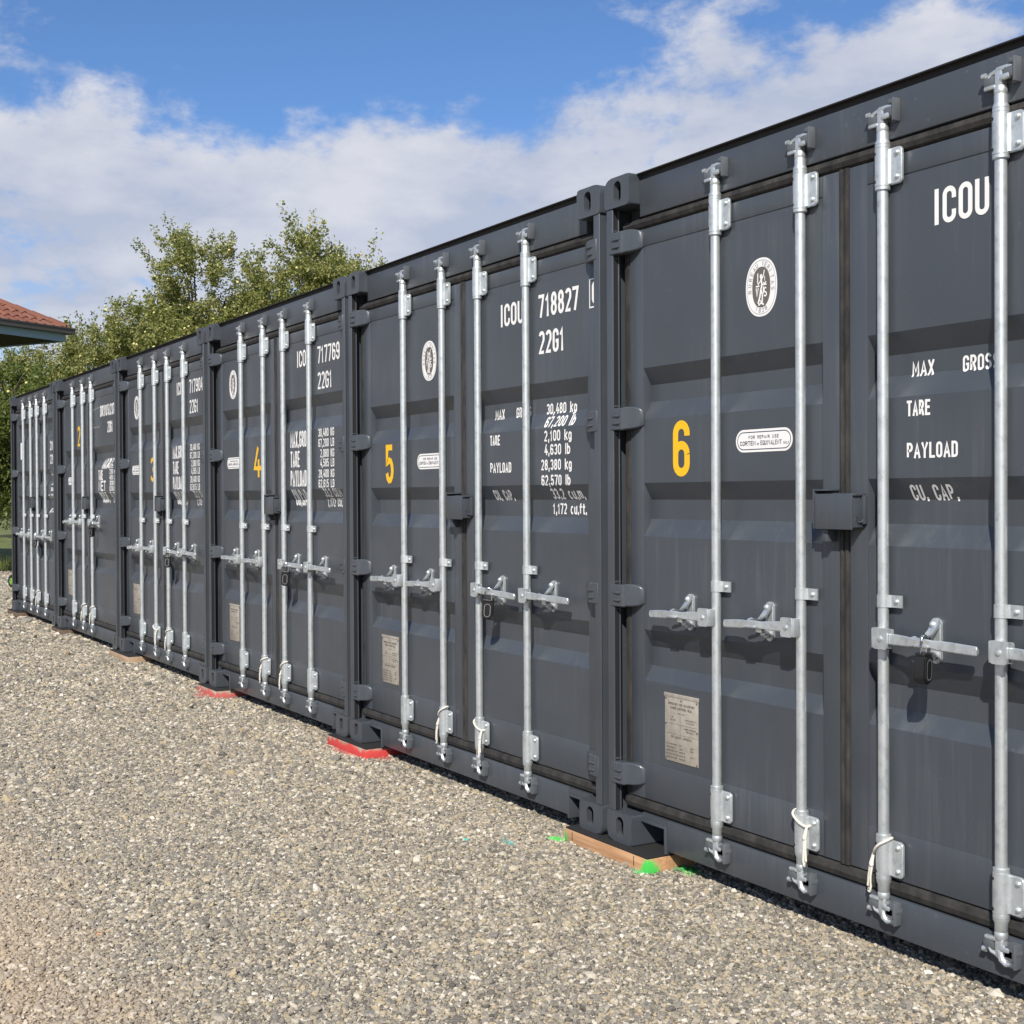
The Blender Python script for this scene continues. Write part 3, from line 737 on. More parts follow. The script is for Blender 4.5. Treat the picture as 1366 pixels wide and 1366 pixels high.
def weights_a(lt):
    lt('MAX', 1.459, 1.707, .047, .0072, fit=.083); lt('GROSS', 1.645, 1.707, .047, .0072, fit=.126)
    lt('TARE', 1.470, 1.587, .047, .0078, fit=.088); lt('PAYLOAD', 1.470, 1.461, .047, .0078, fit=.188); lt('CU. CAP.', 1.466, 1.336, .047, .0072, fit=.17)
def number(lt, ch, x, z, par, w=.098, h=.208): lt(ch, x, z, h, .031, fit=w, par=par, m=YEL, name='number')
def data_a(lt, num, tare, pay):
    lt(num, 1.892, 2.126, .100, .0155, fit=.31); lt('22G1', 1.893, 1.968, .100, .0155, fit=.20)
    for s, x, z, w in (('30,480 kg', 1.897, 1.708, .235), ('67,200 lb', 1.924, 1.650, .232), (tare[0], 1.932, 1.589, .213), (tare[1], 1.934, 1.530, .20), (pay[0], 1.907, 1.465, .238), (pay[1], 1.909, 1.398, .226), ('33.2 cu.m.', 1.957, 1.340, .245), ('1,172 cu.ft.', 1.944, 1.276, .258)):
        lt(s, x, z, .047, .0078, fit=w)
def data_b(lt, num, tare, pay, x_off=0):
    lt('ICOU', 1.578, 2.153, .102, .0142, fit=.205); lt(num, 1.905, 2.150, .102, .0142, fit=.325); lt('22G1', 1.905, 1.996, .102, .0142, fit=.212)
    for s, z, w in (('MAX.GROSS', 1.662, .34), ('TARE', 1.540, .15), ('PAYLOAD', 1.420, .26), ('CU.CAP.', 1.302, .25)): lt(s, 1.462, z, .100, .0130, fit=w)
    for s, x, z, w in (('30,480 KG', 1.909, 1.713, .235), ('67,200 LB', 1.909, 1.652, .235), (tare[0], 1.937, 1.590, .207), (tare[1], 1.937, 1.533, .207), (pay[0], 1.909, 1.470, .235), (pay[1], 1.909, 1.411, .235), ('33.2 CU.M', 1.965, 1.355, .25), ('1,172 CU.FT', 1.96, 1.298, .275)):
        lt(s, x, z, .049, .0072, fit=w)
X0 = {6: 0, 5: -PITCH, 4: -2*PITCH, 3: -3*PITCH-.03, 2: -4*PITCH-.07, 1: -5*PITCH-.15}
# number six
c6, d6, lt, em, pl, pla = container(6, X0[6], 'dark grey shipping container with yellow number six, nearest, cut by right edge')
lt('ICOU', 1.570, 2.138, .105, .0150, fit=.196); weights_a(lt)
number(lt, '6', .352, 1.424, d6[0]); em(.836, 2.063); pl(.845, 1.541); pla(.300, .358)
# number five
c5, d5, lt, em, pl, pla = container(5, X0[5], 'dark grey shipping container with yellow number five, second nearest the camera')
lt('ICOU', 1.568, 2.122, .102, .0150, fit=.200); weights_a(lt); data_a(lt, '718827', ('2,100 kg', '4,630 lb'), ('28,380 kg', '62,570 lb'))
bm = bmesh.new(); strokes_to(bm, [(2.286, 2.122), (2.286, 2.236), (2.36, 2.236), (2.36, 2.122)], 1, .006, I4, 0); add_text(bm, 'C', 2.302, 2.134, .092, W=.032, th=.0145); 
for v in bm.verts: v.co.y += FY-.0013
new_obj('lettering', finish(bm, 'lettering', WHITE, smooth=False), d5[1])
number(lt, '5', .358, 1.424, d5[0]); em(.868, 2.036); pl(.872, 1.532); pla(.308, .357)
# number four
c4, d4, lt, em, pl, pla = container(4, X0[4], 'dark grey shipping container with yellow number four, fourth in the row from the far end', recs='C', clamp_z=1.163, handle_z=.935)
data_b(lt, '717769', ('2,080 KG', '4,585 LB'), ('28,400 KG', '62,615 LB')); number(lt, '4', .80, 1.487, d4[0], .13, .203); em(.40, 2.14); pl(.405, 1.594); pla(.298, .355)
c3, d3, lt, em, pl, pla = container(3, X0[3], 'dark grey shipping container with yellow number three, third in the row from the far end', recs='C', clamp_z=1.168, handle_z=.935)
data_b(lt, '717904', ('2,080 KG', '4,585 LB'), ('28,400 KG', '62,615 LB')); number(lt, '3', .83, 1.487, d3[0], .12, .203); em(.42, 2.13); pl(.40, 1.594); pla(.276, .355)
c2, d2, lt, em, pl, pla = container(2, X0[2], 'dark grey shipping container with yellow number two and only three locking bars', clamp_z=1.178, handle_z=1.122, nrods=3)
lt('DRYU', 1.665, 2.120, .105, .02, fit=.25); lt('512371', 1.935, 2.120, .105, .02, fit=.29); lt('22G1', 1.925, 1.962, .105, .019, fit=.19)
for s, x, z, w in (('MAX.GR.', 1.70, 1.630, .28), ('TARE', 1.575, 1.523, .16), ('NET', 1.575, 1.420, .27), ('CU.CAP.', 1.60, 1.312, .27)): lt(s, x, z, .098, .017, fit=w)
for s, z in (('30480 KG', 1.683), ('67200 LB', 1.628), ('2200 KG', 1.576), ('4850 LB', 1.523), ('28280 KG', 1.471), ('62350 LB', 1.419), ('33.1 CU.M', 1.365), ('1170 CU.FT', 1.312)): lt(s, 1.985, z, .046, .009, fit=.23)
number(lt, '2', .735, 1.872, d2[0], .11, .205); pla(.27, .36); pl(.44, 1.53)
bm = bmesh.new(); strokes_to(bm, [(1.40, 2.03), (1.40, 2.20), (1.64, 2.215), (1.64, 2.03)], 1, .006, I4, 0); dress(bm, REC_A); new_obj('old_sticker_mark', finish(bm, 'old_sticker_mark', GREYP, smooth=False), d2[1])
c1, d1, lt, em, pl, pla = container(1, X0[1], 'dark grey shipping container at the far left end of the row', recs='B', clamp_z=1.160, handle_z=.935)
lt('2103', 1.985, 1.877, .105, .02, fit=.24); lt('22G1', 1.985, 1.730, .105, .02, fit=.24)
for z in (1.625, 1.575, 1.50, 1.43, 1.36, 1.285, 1.20): lt('30480 KG', 2.00, z, .046, .0095, fit=.225)
for z in (1.61, 1.35, 1.20): lt('TARE', 1.88, z, .046, .0095, fit=.07)
number(lt, '1', 1.10, 1.48, d1[0], .05, .2)
bm = bmesh.new(); ngon(bm, rrect(.33, .50, 1.82, 2.02, .01, 3), -.0012); [setattr(v.co, 'y', DY-.0015) for v in bm.verts]; new_obj('white_label', finish(bm, 'white_label', WHITE, smooth=False), d1[0])
bm = bmesh.new(); ngon(bm, rrect(1.62, 1.74, 1.88, 2.0, .01, 3), -.0012); [setattr(v.co, 'y', DY-.0015) for v in bm.verts]; new_obj('white_label', finish(bm, 'white_label', GREYP, smooth=False), d1[1])

# ------------------------------------------------------------------ padlocks and cords
bm = bmesh.new(); b = bmesh.new(); prism(b, rrect(-.021, .021, -.083, -.012, (.019, .019, .008, .008), 6), 'y', -.016, .016); fix(b)
bmesh.ops.bevel(b, geom=[e for e in b.edges if abs(e.verts[0].co.y-e.verts[1].co.y) < 1e-6], offset=.004, segments=2, affect='EDGES'); merge(bm, b)
box(bm, -.021, .021, -.0135, .0135, -.016, -.006, .004)
ME['pad_body'] = finish(bm, 'padlock_body', BLACK, 40)
bm = bmesh.new(); tube(bm, [(-.0135, 0, -.012), (-.0135, 0, .022)]+[(-.0135*math.cos(R(a)), 0, .022+.0135*math.sin(R(a))) for a in range(20, 161, 20)]+[(.0135, 0, .022), (.0135, 0, -.012)], .0042, 8); fix(bm); ME['pad_sh'] = finish(bm, 'shackle', CHROME, 60)
bm = bmesh.new(); a = rrect(-.0125, .0125, -.073, -.022, .0124, 6); b2 = rrect(-.0105, .0105, -.071, -.024, .0104, 6); ringd(bm, a, b2, -.0168); fix(bm); ME['pad_ring'] = finish(bm, 'ring', RING, smooth=False)
PADL = [(6, 1.598, .905, 104), (5, 1.575, .895, 52), (4, 1.560, .905, 60), (3, 1.56, .905, 62), (2, 1.60, 1.085, 40), (1, 1.50, .905, 66)]
NUM = {1: 'the far end container', 2: 'container number two', 3: 'container number three', 4: 'container number four', 5: 'container number five', 6: 'container number six'}
for k, x, z, rz_ in PADL:
    pd = thing('padlock', (X0[k]+x, -.016, BZ+z), 'black padlock hanging from a door handle of '+NUM[k], 'padlock', 'black padlocks on the handles')
    new_obj('padlock_body', ME['pad_body'], pd); new_obj('shackle', ME['pad_sh'], pd); new_obj('ring', ME['pad_ring'], pd); pd.scale = (1.18,)*3; pd.rotation_euler = (R(rnd.uniform(-4, 4)), R(4), R(rz_))
def cord(kind, seed):
    r = random.Random(seed); bm = bmesh.new(); pts = []
    top = .058+r.uniform(-.006, .008); tilt = .03*(1 if kind % 2 else -1)+r.uniform(-.006, .006)
    sx = -1 if kind == 1 else 1
    n = 22; rr = .0285
    for i in range(n+1):
        a = 2*math.pi*i/n-math.pi/2
        z = top-.02+tilt*math.cos(a)*(.8)
        x, y_ = rr*math.cos(a), rr*math.sin(a)
        if y_ > .008: y_ = .008+ (y_-.008)*.2
        if kind != 1 and x > .02: x += .006
        pts.append((x, y_, z+.002*math.sin(3*a)))
    tube(bm, pts, .0044, 7)
    hx = -.031 if kind == 1 else .034; hz = top-.02+tilt*(-.8 if kind == 1 else .8)
    for s in (-1, 1):
        e = -.105 if kind else -.095
        tube(bm, [(hx, -.010, hz), (hx+s*.004, -.020, hz-.03), (hx+s*.003+.004*sx, -.024, hz-.07), (hx+s*.006+.004*sx, -.024, e+.01), (hx+s*.003+.005*sx, -.024, e-.004), (hx+.005*sx, -.024, e-.008)], .0042, 6)
    b = bmesh.new(); lathe(b, [(.003, -.008), (.007, -.003), (.007, .003), (.003, .008)], 8); merge(bm, b, Matrix.Translation((hx+.002, -.022, hz-.035)))
    fix(bm); return finish(bm, 'cord', ROPE, 60)
cords = [(6, 1, 0), (6, 2, 1), (5, 1, 1), (5, 2, 0), (4, 1, 1), (4, 2, 1), (3, 1, 0), (3, 2, 1), (2, 1, 1), (2, 2, 1), (1, 2, 1)]
for i, (k, ri, kd) in enumerate(cords):
    w = ('left', 'second', 'third')[ri]
    new_obj('cord', cord(kd, i), None, (X0[k]+RODS[ri], .037, BZ+.252), 'white cord tied round the foot of the %s locking bar of %s' % (w, NUM[k]), 'cord', 'white cords tied to the bars')

# ------------------------------------------------------------------ timber blocks under the corners
def block(xa, xb, yf, z0, th, material, label, pad=True, marks=False, name='timber_block', depth=.24):
    xc = (xa+xb)/2; t_ = thing(name, (xc, yf+depth/2, 0), label, 'timber block', 'timber blocks under the container corners')
    h = (xb-xa)/2; bm = bmesh.new(); box(bm, -h, h, -depth/2, depth/2, z0, th, .002); new_obj('board', finish(bm, 'board', material), t_)
    if pad:
        bm = bmesh.new(); box(bm, -h+.004, h-.004, -depth/2+.004, depth/2-.004, th+.0003, BZ-.0008); new_obj('rubber_pad', finish(bm, 'rubber_pad', RUBBER), t_)
    if marks:
        bm = bmesh.new()
        for x in (-h*.80, h*.70): box(bm, x-.0015, x+.0015, -depth/2-.001, -depth/2+.001, .008, th-.004); 
        new_obj('pencil_mark', finish(bm, 'pencil_mark', BLACK, smooth=False), t_)
    return t_
W_RED = wood_mat('timber_red_spray', ((.62, .035, .035), .052), (.36, .27, .2), (.46, .37, .28)); W_RED2 = wood_mat('timber_pale_red_spray', ((.55, .10, .09), .045), (.40, .30, .22), (.50, .41, .31))
block(-.243, .313, -.040, -.02, .050, wood_mat('timber_green_spray', 'green'), 'orange timber block with green sprayed corners under containers five and six', marks=True)
block(-2.690, -2.171, -.042, -.02, .050, W_RED, 'timber block sprayed bright red under containers four and five')
block(-5.080, -4.645, -.045, -.02, .050, W_RED2, 'pale timber block with faded red spray under containers three and four')
W_PL = wood_mat('timber_plain', None, (.40, .27, .17), (.50, .36, .24)); W_BR = wood_mat('timber_brown', None, (.12, .078, .052), (.17, .115, .08))
block(-7.60, -6.96, -.050, -.02, .050, W_PL, 'plain unpainted timber block under containers two and three')
block(-10.10, -9.62, -.030, -.02, .050, W_BR, 'dark brown timber block under the corners of containers one and two')
block(-12.62, -12.02, -.030, -.02, .050, W_BR, 'dark brown timber block under the far left end container corner')

# ------------------------------------------------------------------ ground and gravel
def gravel_colour(t, f, p):
    c = t.ramp(f, [(0, (0.075, 0.070, 0.063)), (0.1, (0.140, 0.131, 0.113)), (0.24, (0.245, 0.224, 0.185)), (0.36, (0.191, 0.187, 0.174)), (0.48, (0.395, 0.336, 0.228)), (0.58, (0.278, 0.256, 0.218)), (0.68, (0.458, 0.367, 0.221)), (0.78, (0.352, 0.327, 0.275)), (0.88, (0.553, 0.490, 0.369)), (0.955, (0.593, 0.546, 0.451)), (1, (0.744, 0.701, 0.623))])
    return c
def spray(t, c, p):
    jit = t.math('SUBTRACT', t.noise(p, 55, 2), .5)
    for (x, y_, r, col) in ((-.278, -.060, .06, (.05, .62, .08)), (.285, -.055, .05, (.13, .45, .14)), (.345, .12, .10, (.02, .42, .05)), (-.467, -.377, .028, (.10, .55, .42)), (-.34, -.25, .05, (.16, .38, .34)),
                            (-2.42, -.060, .20, (.42, .10, .09)), (-2.17, .05, .12, (.32, .06, .05)), (-4.85, -.075, .15, (.40, .15, .13)), (-4.63, .05, .09, (.32, .09, .08)), (-.109, -1.944, .018, (.75, .22, .04))):
        n = t.n('ShaderNodeVectorMath', operation='SUBTRACT'); t.L.new(p, n.inputs[0]); n.inputs[1].default_value = (x, y_, 0)
        sc = t.n('ShaderNodeVectorMath', operation='MULTIPLY'); t.L.new(n.outputs[0], sc.inputs[0]); sc.inputs[1].default_value = (1, 5.5 if r > .15 else 1.9, 0)
        ln = t.n('ShaderNodeVectorMath', operation='LENGTH'); t.L.new(sc.outputs[0], ln.inputs[0])
        fac = t.rng(t.math('ADD', ln.outputs['Value'], t.math('MULTIPLY', jit, r*1.6)), r*.35, r, .85, 0)
        c = t.mix(fac, c, col)
    return c
def sand_fac(t, p):
    s = t.n('ShaderNodeSeparateXYZ'); t.L.new(p, s.inputs[0])
    # a sandy patch where the gravel is thin: towards -Y near the camera
    g = t.math('MULTIPLY', s.outputs[1], -1.0)
    return t.rng(t.math('ADD', g, t.math('MULTIPLY', t.noise(p, 2.6, 3, .65), .9)), 2.25, 2.75)
STONE = mat('gravel_stone', (.3, .28, .25), .8); t = NT(STONE)
at = t.n('ShaderNodeAttribute', attribute_type='INSTANCER', attribute_name='rv'); p = t.pos()
c = gravel_colour(t, at.outputs['Fac'], p); c = t.mix(t.rng(t.noise(p, 180, 1), .35, .75, 0, .25), c, (.33, .29, .22))
c = t.mix(t.rng(t.noise(p, 1.3, 3, .6), .35, .68, 0, .22), c, (.15, .135, .11)); c = t.mix(t.math('MULTIPLY', sand_fac(t, p), .55), c, (.46, .36, .25)); c = spray(t, c, p)
t.put(t.b.inputs['Base Color'], c)
GROUND = mat('gravel_bed', (.2, .18, .15), .9); t = NT(GROUND); p = t.pos()
vo = t.n('ShaderNodeTexVoronoi'); t.L.new(p, vo.inputs['Vector']); vo.inputs['Scale'].default_value = 75
sep = t.n('ShaderNodeSeparateColor'); t.L.new(vo.outputs['Color'], sep.inputs[0])
c = t.mix(.3, gravel_colour(t, sep.outputs[0], p), (.24, .21, .17)); c = t.mix(t.math('MULTIPLY', sand_fac(t, p), .8), c, (.42, .33, .23)); c = spray(t, c, p)
t.put(t.b.inputs['Base Color'], c); t.bump(t.math('MULTIPLY', vo.outputs['Distance'], -1.0), .9, .012)
GRASSM = mat('meadow_grass', (.11, .12, .035), .9); t = NT(GRASSM); p = t.pos()
t.put(t.b.inputs['Base Color'], t.ramp(t.noise(p, 1.1, 6, .65), [(.3, (.06, .085, .018)), (.5, (.13, .155, .04)), (.7, (.20, .19, .07))])); t.bump(t.noise(p, 30, 3), .8, .03)
bm = bmesh.new(); v = [bm.verts.new(q) for q in ((-900, -900, -.06), (900, -900, -.06), (900, 900, -.06), (-900, 900, -.06))]; bm.faces.new(v); new_obj('ground', finish(bm, 'ground', GRASSM), kind='structure')
bm = bmesh.new()
edge = [(-22.3+.35*math.sin(i*1.7), -14+i) for i in range(23)]
vs = [bm.verts.new((x, y_, -.0065)) for x, y_ in edge]+[bm.verts.new((14, 8, -.0065)), bm.verts.new((14, -14, -.0065))]; bm.faces.new(vs[::-1]); fix(bm)
if [f for f in bm.faces][0].normal.z < 0: bmesh.ops.reverse_faces(bm, faces=list(bm.faces))
new_obj('gravel_yard', finish(bm, 'gravel_yard', GROUND), kind='structure')

def gravel():
    rs = np.random.default_rng(3)
    f2 = np.array([fw.x, fw.y]); f2 /= np.linalg.norm(f2); r2_ = np.array([f2[1], -f2[0]])
    P = []; S_ = []
    bands = [(2.3, 4.2, .0092), (4.2, 6.0, .0099), (6.0, 8.5, .0120), (8.5, 12.5, .0165), (12.5, 27, .024)]
    for z0, z1, s in bands:
        zz = np.arange(z0, z1, s*.87)
        for i, z in enumerate(zz):
            xl = -0.397*z-2.0; xr = min(.397*z+.6, (3.6-.519*z)/.855) if z < 13 else -.397*z+4.5
            if xr <= xl: continue
            xs = np.arange(xl, xr, s)+(i % 2)*s*.5
            q = np.stack([xs+rs.normal(0, s*.28, len(xs)), np.full(len(xs), z)+rs.normal(0, s*.28, len(xs))], 1)
            w = np.array([CAM.x, CAM.y])+q[:, :1]*r2_+q[:, 1:]*f2
            out_ = q[:, 0] < -.397*q[:, 1]-.45          # beyond the picture: sparser, larger stones
            keep = ~out_ | (rs.random(len(xs)) < .5); P.append(w[keep]); S_.append(np.where(out_, s*1.4, s)[keep])
    P = np.concatenate(P); S_ = np.concatenate(S_)
    k = ((P[:, 1] < .55) | (P[:, 0] < -12.6)) & (P[:, 0] > -22.2)
    k &= rs.random(len(P)) < np.clip(1.0-.8*np.clip(-P[:, 1]-1.9, 0, 1), .45, 1)
    P = P[k]; S_ = S_[k]; n = len(P)
    rad = S_*np.clip(rs.lognormal(-.56, .34, n), .32, 1.3)
    big = rs.random(n) < .015; rad[big] *= rs.uniform(1.3, 2.0, big.sum())
    z = -.0055+rad*rs.uniform(-.05, .55, n)
    me = bpy.data.meshes.new('gravel'); me.from_pydata(np.column_stack([P, z]).tolist(), [], [])
    for nm, arr in (('sc', rad), ('rv', rs.random(n))):
        a = me.attributes.new(nm, 'FLOAT', 'POINT'); a.data.foreach_set('value', arr.astype(np.float32))
    a = me.attributes.new('vi', 'INT', 'POINT'); a.data.foreach_set('value', rs.integers(0, 7, n).astype(np.int32))
    a = me.attributes.new('ro', 'FLOAT_VECTOR', 'POINT'); a.data.foreach_set('vector', np.column_stack([rs.normal(0, .35, n), rs.normal(0, .35, n), rs.uniform(0, 6.28, n)]).astype(np.float32).ravel())
    o = new_obj('gravel', me, kind='stuff', label='loose grey and tan gravel covering the yard', cat='gravel')
    ng = bpy.data.node_groups.new('gravel', 'GeometryNodeTree')
    ng.interface.new_socket('Geometry', in_out='INPUT', socket_type='NodeSocketGeometry'); ng.interface.new_socket('Geometry', in_out='OUTPUT', socket_type='NodeSocketGeometry')
    N = ng.nodes; L = ng.links; gi = N.new('NodeGroupInput'); go = N.new('NodeGroupOutput'); ip = N.new('GeometryNodeInstanceOnPoints'); g2i = N.new('GeometryNodeGeometryToInstance')
    for i in range(7):
        ic = N.new('GeometryNodeMeshIcoSphere'); ic.inputs['Subdivisions'].default_value = 2; ic.inputs['Radius'].default_value = 1
        sp = N.new('GeometryNodeSetPosition'); nz = N.new('ShaderNodeTexNoise'); nz.inputs['Scale'].default_value = 1.0; nz.inputs['Detail'].default_value = 1.5
        ps = N.new('GeometryNodeInputPosition'); ad = N.new('ShaderNodeVectorMath'); ad.operation = 'ADD'; ad.inputs[1].default_value = (i*7.3, i*3.1, i*1.7); L.new(ps.outputs[0], ad.inputs[0]); L.new(ad.outputs[0], nz.inputs['Vector'])
        sb = N.new('ShaderNodeVectorMath'); sb.operation = 'SUBTRACT'; L.new(nz.outputs['Color'], sb.inputs[0]); sb.inputs[1].default_value = (.5, .5, .5)
        ml = N.new('ShaderNodeVectorMath'); ml.operation = 'SCALE'; L.new(sb.outputs[0], ml.inputs[0]); ml.inputs['Scale'].default_value = 1.5
        L.new(ic.outputs['Mesh'], sp.inputs['Geometry']); L.new(ml.outputs[0], sp.inputs['Offset'])
        tr = N.new('GeometryNodeTransform'); tr.inputs['Scale'].default_value = (1.15-.08*(i % 3), .85+.06*(i % 2), .52+.06*(i % 4)); L.new(sp.outputs[0], tr.inputs[0])
        sm = N.new('GeometryNodeSetMaterial'); sm.inputs['Material'].default_value = STONE; L.new(tr.outputs[0], sm.inputs[0])
        L.new(sm.outputs[0], g2i.inputs[0])
    def attr(nm, dt):
        a_ = N.new('GeometryNodeInputNamedAttribute'); a_.data_type = dt; a_.inputs['Name'].default_value = nm; return a_.outputs['Attribute']
    L.new(gi.outputs[0], ip.inputs['Points']); L.new(g2i.outputs[0], ip.inputs['Instance']); ip.inputs['Pick Instance'].default_value = True
    L.new(attr('vi', 'INT'), ip.inputs['Instance Index']); L.new(attr('ro', 'FLOAT_VECTOR'), ip.inputs['Rotation']); L.new(attr('sc', 'FLOAT'), ip.inputs['Scale'])
    L.new(ip.outputs[0], go.inputs[0])
    md = o.modifiers.new('gravel', 'NODES'); md.node_group = ng
    print('gravel stones', n)
gravel()

# ------------------------------------------------------------------ trees
BARK = mat('apple_bark', (.11, .085, .065), .9)
def leaf_mat(name, cols):
    m = bpy.data.materials.new(name); m.use_nodes = True; t = NT(m)
    at = t.n('ShaderNodeAttribute', attribute_name='lv'); c = t.ramp(at.outputs['Fac'], cols)
    t.put(t.b.inputs['Base Color'], c); t.b.inputs['Roughness'].default_value = .48
    tr = t.n('ShaderNodeBsdfTranslucent'); t.L.new(t.mix(.5, c, (.42, .48, .12)), tr.inputs[0])
    ms = t.n('ShaderNodeMixShader'); ms.inputs[0].default_value = .42
    t.L.new(t.b.outputs[0], ms.inputs[1]); t.L.new(tr.outputs[0], ms.inputs[2]); t.L.new(ms.outputs[0], t.N['Material Output'].inputs[0])
    return m
LEAF = leaf_mat('apple_leaf', [(0, (.085, .11, .028)), (.3, (.21, .235, .06)), (.55, (.33, .335, .11)), (.8, (.48, .455, .20)), (1, (.62, .57, .33))])
LEAF_D = leaf_mat('shrub_leaf', [(0, (.06, .09, .02)), (.5, (.15, .20, .045)), (1, (.34, .34, .10))])
APPLE = mat('apple_skin', (.48, .42, .12), .4); t = NT(APPLE)
t.put(t.b.inputs['Base Color'], t.ramp(t.noise(t.pos(), 3.0, 2), [(.35, (.50, .52, .20)), (.6, (.68, .60, .26)), (.75, (.62, .40, .20))]))
def tree(name, x, y_, H, crown, label, seed, shoots=14, nspray=1500, per=30, apples=260, leafm=LEAF, ls=.084, trunk_h=1.6):
    """crown = list of (dx, dy, z, rx, ry, rz) lobes"""
    rs = np.random.default_rng(seed); t_ = thing(name, (x, y_, 0), label, 'tree', 'trees behind the containers')
    vol = np.array([c[3]*c[4]*c[5] for c in crown])**.8; vol = vol/vol.sum()
    bm = bmesh.new(); tube(bm, [(0, 0, -.1), (.05, .02, trunk_h*.5), (-.04, .05, trunk_h), (0, 0, trunk_h+.8)], [.2, .16, .14, .10], 9)
    tw = bmesh.new()
    for c in crown:
        e = Vector(c[:3]); s0 = Vector((0, 0, trunk_h)); tube(bm, [s0, s0.lerp(e, .5)+Vector((rs.normal(0, .15), rs.normal(0, .15), .2)), e], [.10, .06, .025], 6)
        for k in range(7):
            d = Vector(rs.normal(0, 1, 3)); d.normalize(); q = e+Vector((d.x*c[3], d.y*c[4], abs(d.z)*c[5]))*.92
            tube(bm, [s0.lerp(e, .6), (e+q)/2+Vector((0, 0, .1)), q], [.035, .022, .008], 5)
    tw.free()
    new_obj('trunk', finish(bm, 'trunk', BARK, 60), t_)
    # sprays
    base = []; dirs = []; lens = []
    cl = []
    for i in range(max(40, nspray//16)):
        c = crown[rs.choice(len(crown), p=vol)]; d = rs.normal(0, 1, 3); d /= np.linalg.norm(d); rr = rs.uniform(.18, 1)**(1/2.2)
        cl.append((np.array(c[:3])+d*np.array(c[3:])*rr, d))
    for i in range(nspray):
        b, d = cl[rs.integers(len(cl))]; b = b+rs.normal(0, .19, 3)*np.array([1, 1, .8]); g = d*.8+np.array([0, 0, .45])+rs.normal(0, .45, 3); g /= np.linalg.norm(g)
        base.append(b); dirs.append(g); lens.append(rs.uniform(.16, .38))
    for i in range(shoots):       # long upright shoots breaking the outline
        c = crown[rs.choice(len(crown))]; a = rs.uniform(0, 6.28); q = rs.uniform(.3, .98); zz = math.sqrt(max(0, 1-q*q))
        b = np.array(c[:3])+np.array([math.cos(a)*c[3]*q, math.sin(a)*c[4]*q, c[5]*zz])*.92
        g = np.array([math.cos(a)*q*1.1, math.sin(a)*q*1.1, .9+.3*rs.random()]); g /= np.linalg.norm(g); ln = rs.uniform(.45, .95)
        for j in range(3):
            base.append(b+g*ln*j/3+rs.normal(0, .03, 3)); dirs.append(g+rs.normal(0, .12, 3)); lens.append(ln*.42)
    base = np.array(base); dirs = np.array(dirs); dirs /= np.linalg.norm(dirs, axis=1)[:, None]; lens = np.array(lens); n = len(base)
    tt = rs.uniform(0, 1, (n, per)); off = rs.normal(0, .055, (n, per, 3))
    pos = (base[:, None]+dirs[:, None]*(lens[:, None]*tt)[..., None]+off).reshape(-1, 3); m = len(pos)
    ax = dirs.repeat(per, 0)*.5+rs.normal(0, .8, (m, 3)); ax[:, 2] -= .25; ax /= np.linalg.norm(ax, axis=1)[:, None]
    nr = rs.normal(0, .7, (m, 3)); nr[:, 2] += .7; sd2 = np.cross(ax, nr); sd2 /= np.linalg.norm(sd2, axis=1)[:, None]; nn = np.cross(sd2, ax)
    L_ = (ls*rs.uniform(.7, 1.25, m))[:, None]; W_ = L_*.29
    v0 = pos; v1 = pos+ax*L_*.5+sd2*W_+nn*L_*.08; v2 = pos+ax*L_-nn*L_*.10; v3 = pos+ax*L_*.5-sd2*W_+nn*L_*.08
    V = np.stack([v0, v1, v2, v3], 1).reshape(-1, 3); idx = np.arange(m)*4
    F = np.concatenate([np.stack([idx, idx+1, idx+2], 1), np.stack([idx, idx+2, idx+3], 1)])
    me = bpy.data.meshes.new('crown'); me.vertices.add(len(V)); me.vertices.foreach_set('co', V.astype(np.float32).ravel())
    me.loops.add(F.size); me.loops.foreach_set('vertex_index', F.astype(np.int32).ravel()); me.polygons.add(len(F)); me.polygons.foreach_set('loop_start', np.arange(0, F.size, 3, dtype=np.int32)); me.update(calc_edges=True)
    lv = np.clip(rs.normal(.42, .16, n).repeat(per)+rs.normal(0, .17, m), 0, 1).repeat(4)
    a = me.attributes.new('lv', 'FLOAT', 'POINT'); a.data.foreach_set('value', lv.astype(np.float32)); me.materials.append(leafm)
    new_obj('crown', me, t_)
    if apples:
        ib = bmesh.new(); bmesh.ops.create_icosphere(ib, subdivisions=2, radius=.032); iv = np.array([v.co[:] for v in ib.verts]); iff = np.array([[v.index for v in f.verts] for f in ib.faces]); ib.free()
        sel = rs.choice(n, apples); ap = base[sel]+dirs[sel]*(lens[sel]*.8)[:, None]*rs.uniform(.6, 1.2, (apples, 1))+rs.normal(0, .05, (apples, 3)); sc = rs.uniform(.8, 1.2, (apples, 1, 1))
        V = (ap[:, None]+iv[None]*sc).reshape(-1, 3); F = (iff[None]+(np.arange(apples)*len(iv))[:, None, None]).reshape(-1, 3)
        me = bpy.data.meshes.new('apples'); me.from_pydata(V.tolist(), [], F.tolist()); me.polygons.foreach_set('use_smooth', [True]*len(me.polygons)); me.materials.append(APPLE); new_obj('apples', me, t_, kind='stuff')
    return t_
def at(px, r):      # ground point in the direction of picture column px at distance r
    d = fw*1721.457+r2*(px-683)-u2*(667-683); d = Vector((d.x, d.y, 0)).normalized(); return CAM.x+d.x*r, CAM.y+d.y*r
x, y_ = at(424, 32); tree('apple_tree', x, y_, 8.3, [(0, -.1, 6.05, 1.5, 1.3, 1.95), (.35, .85, 5.7, 1.2, 1.3, 1.6), (-.5, -.9, 5.5, 1.3, 1.1, 1.6), (.1, .0, 4.3, 2.2, 2.2, 1.6)], 'apple tree with tall loose shoots, rightmost behind the containers', 11, 38, 3000, 30, 420)
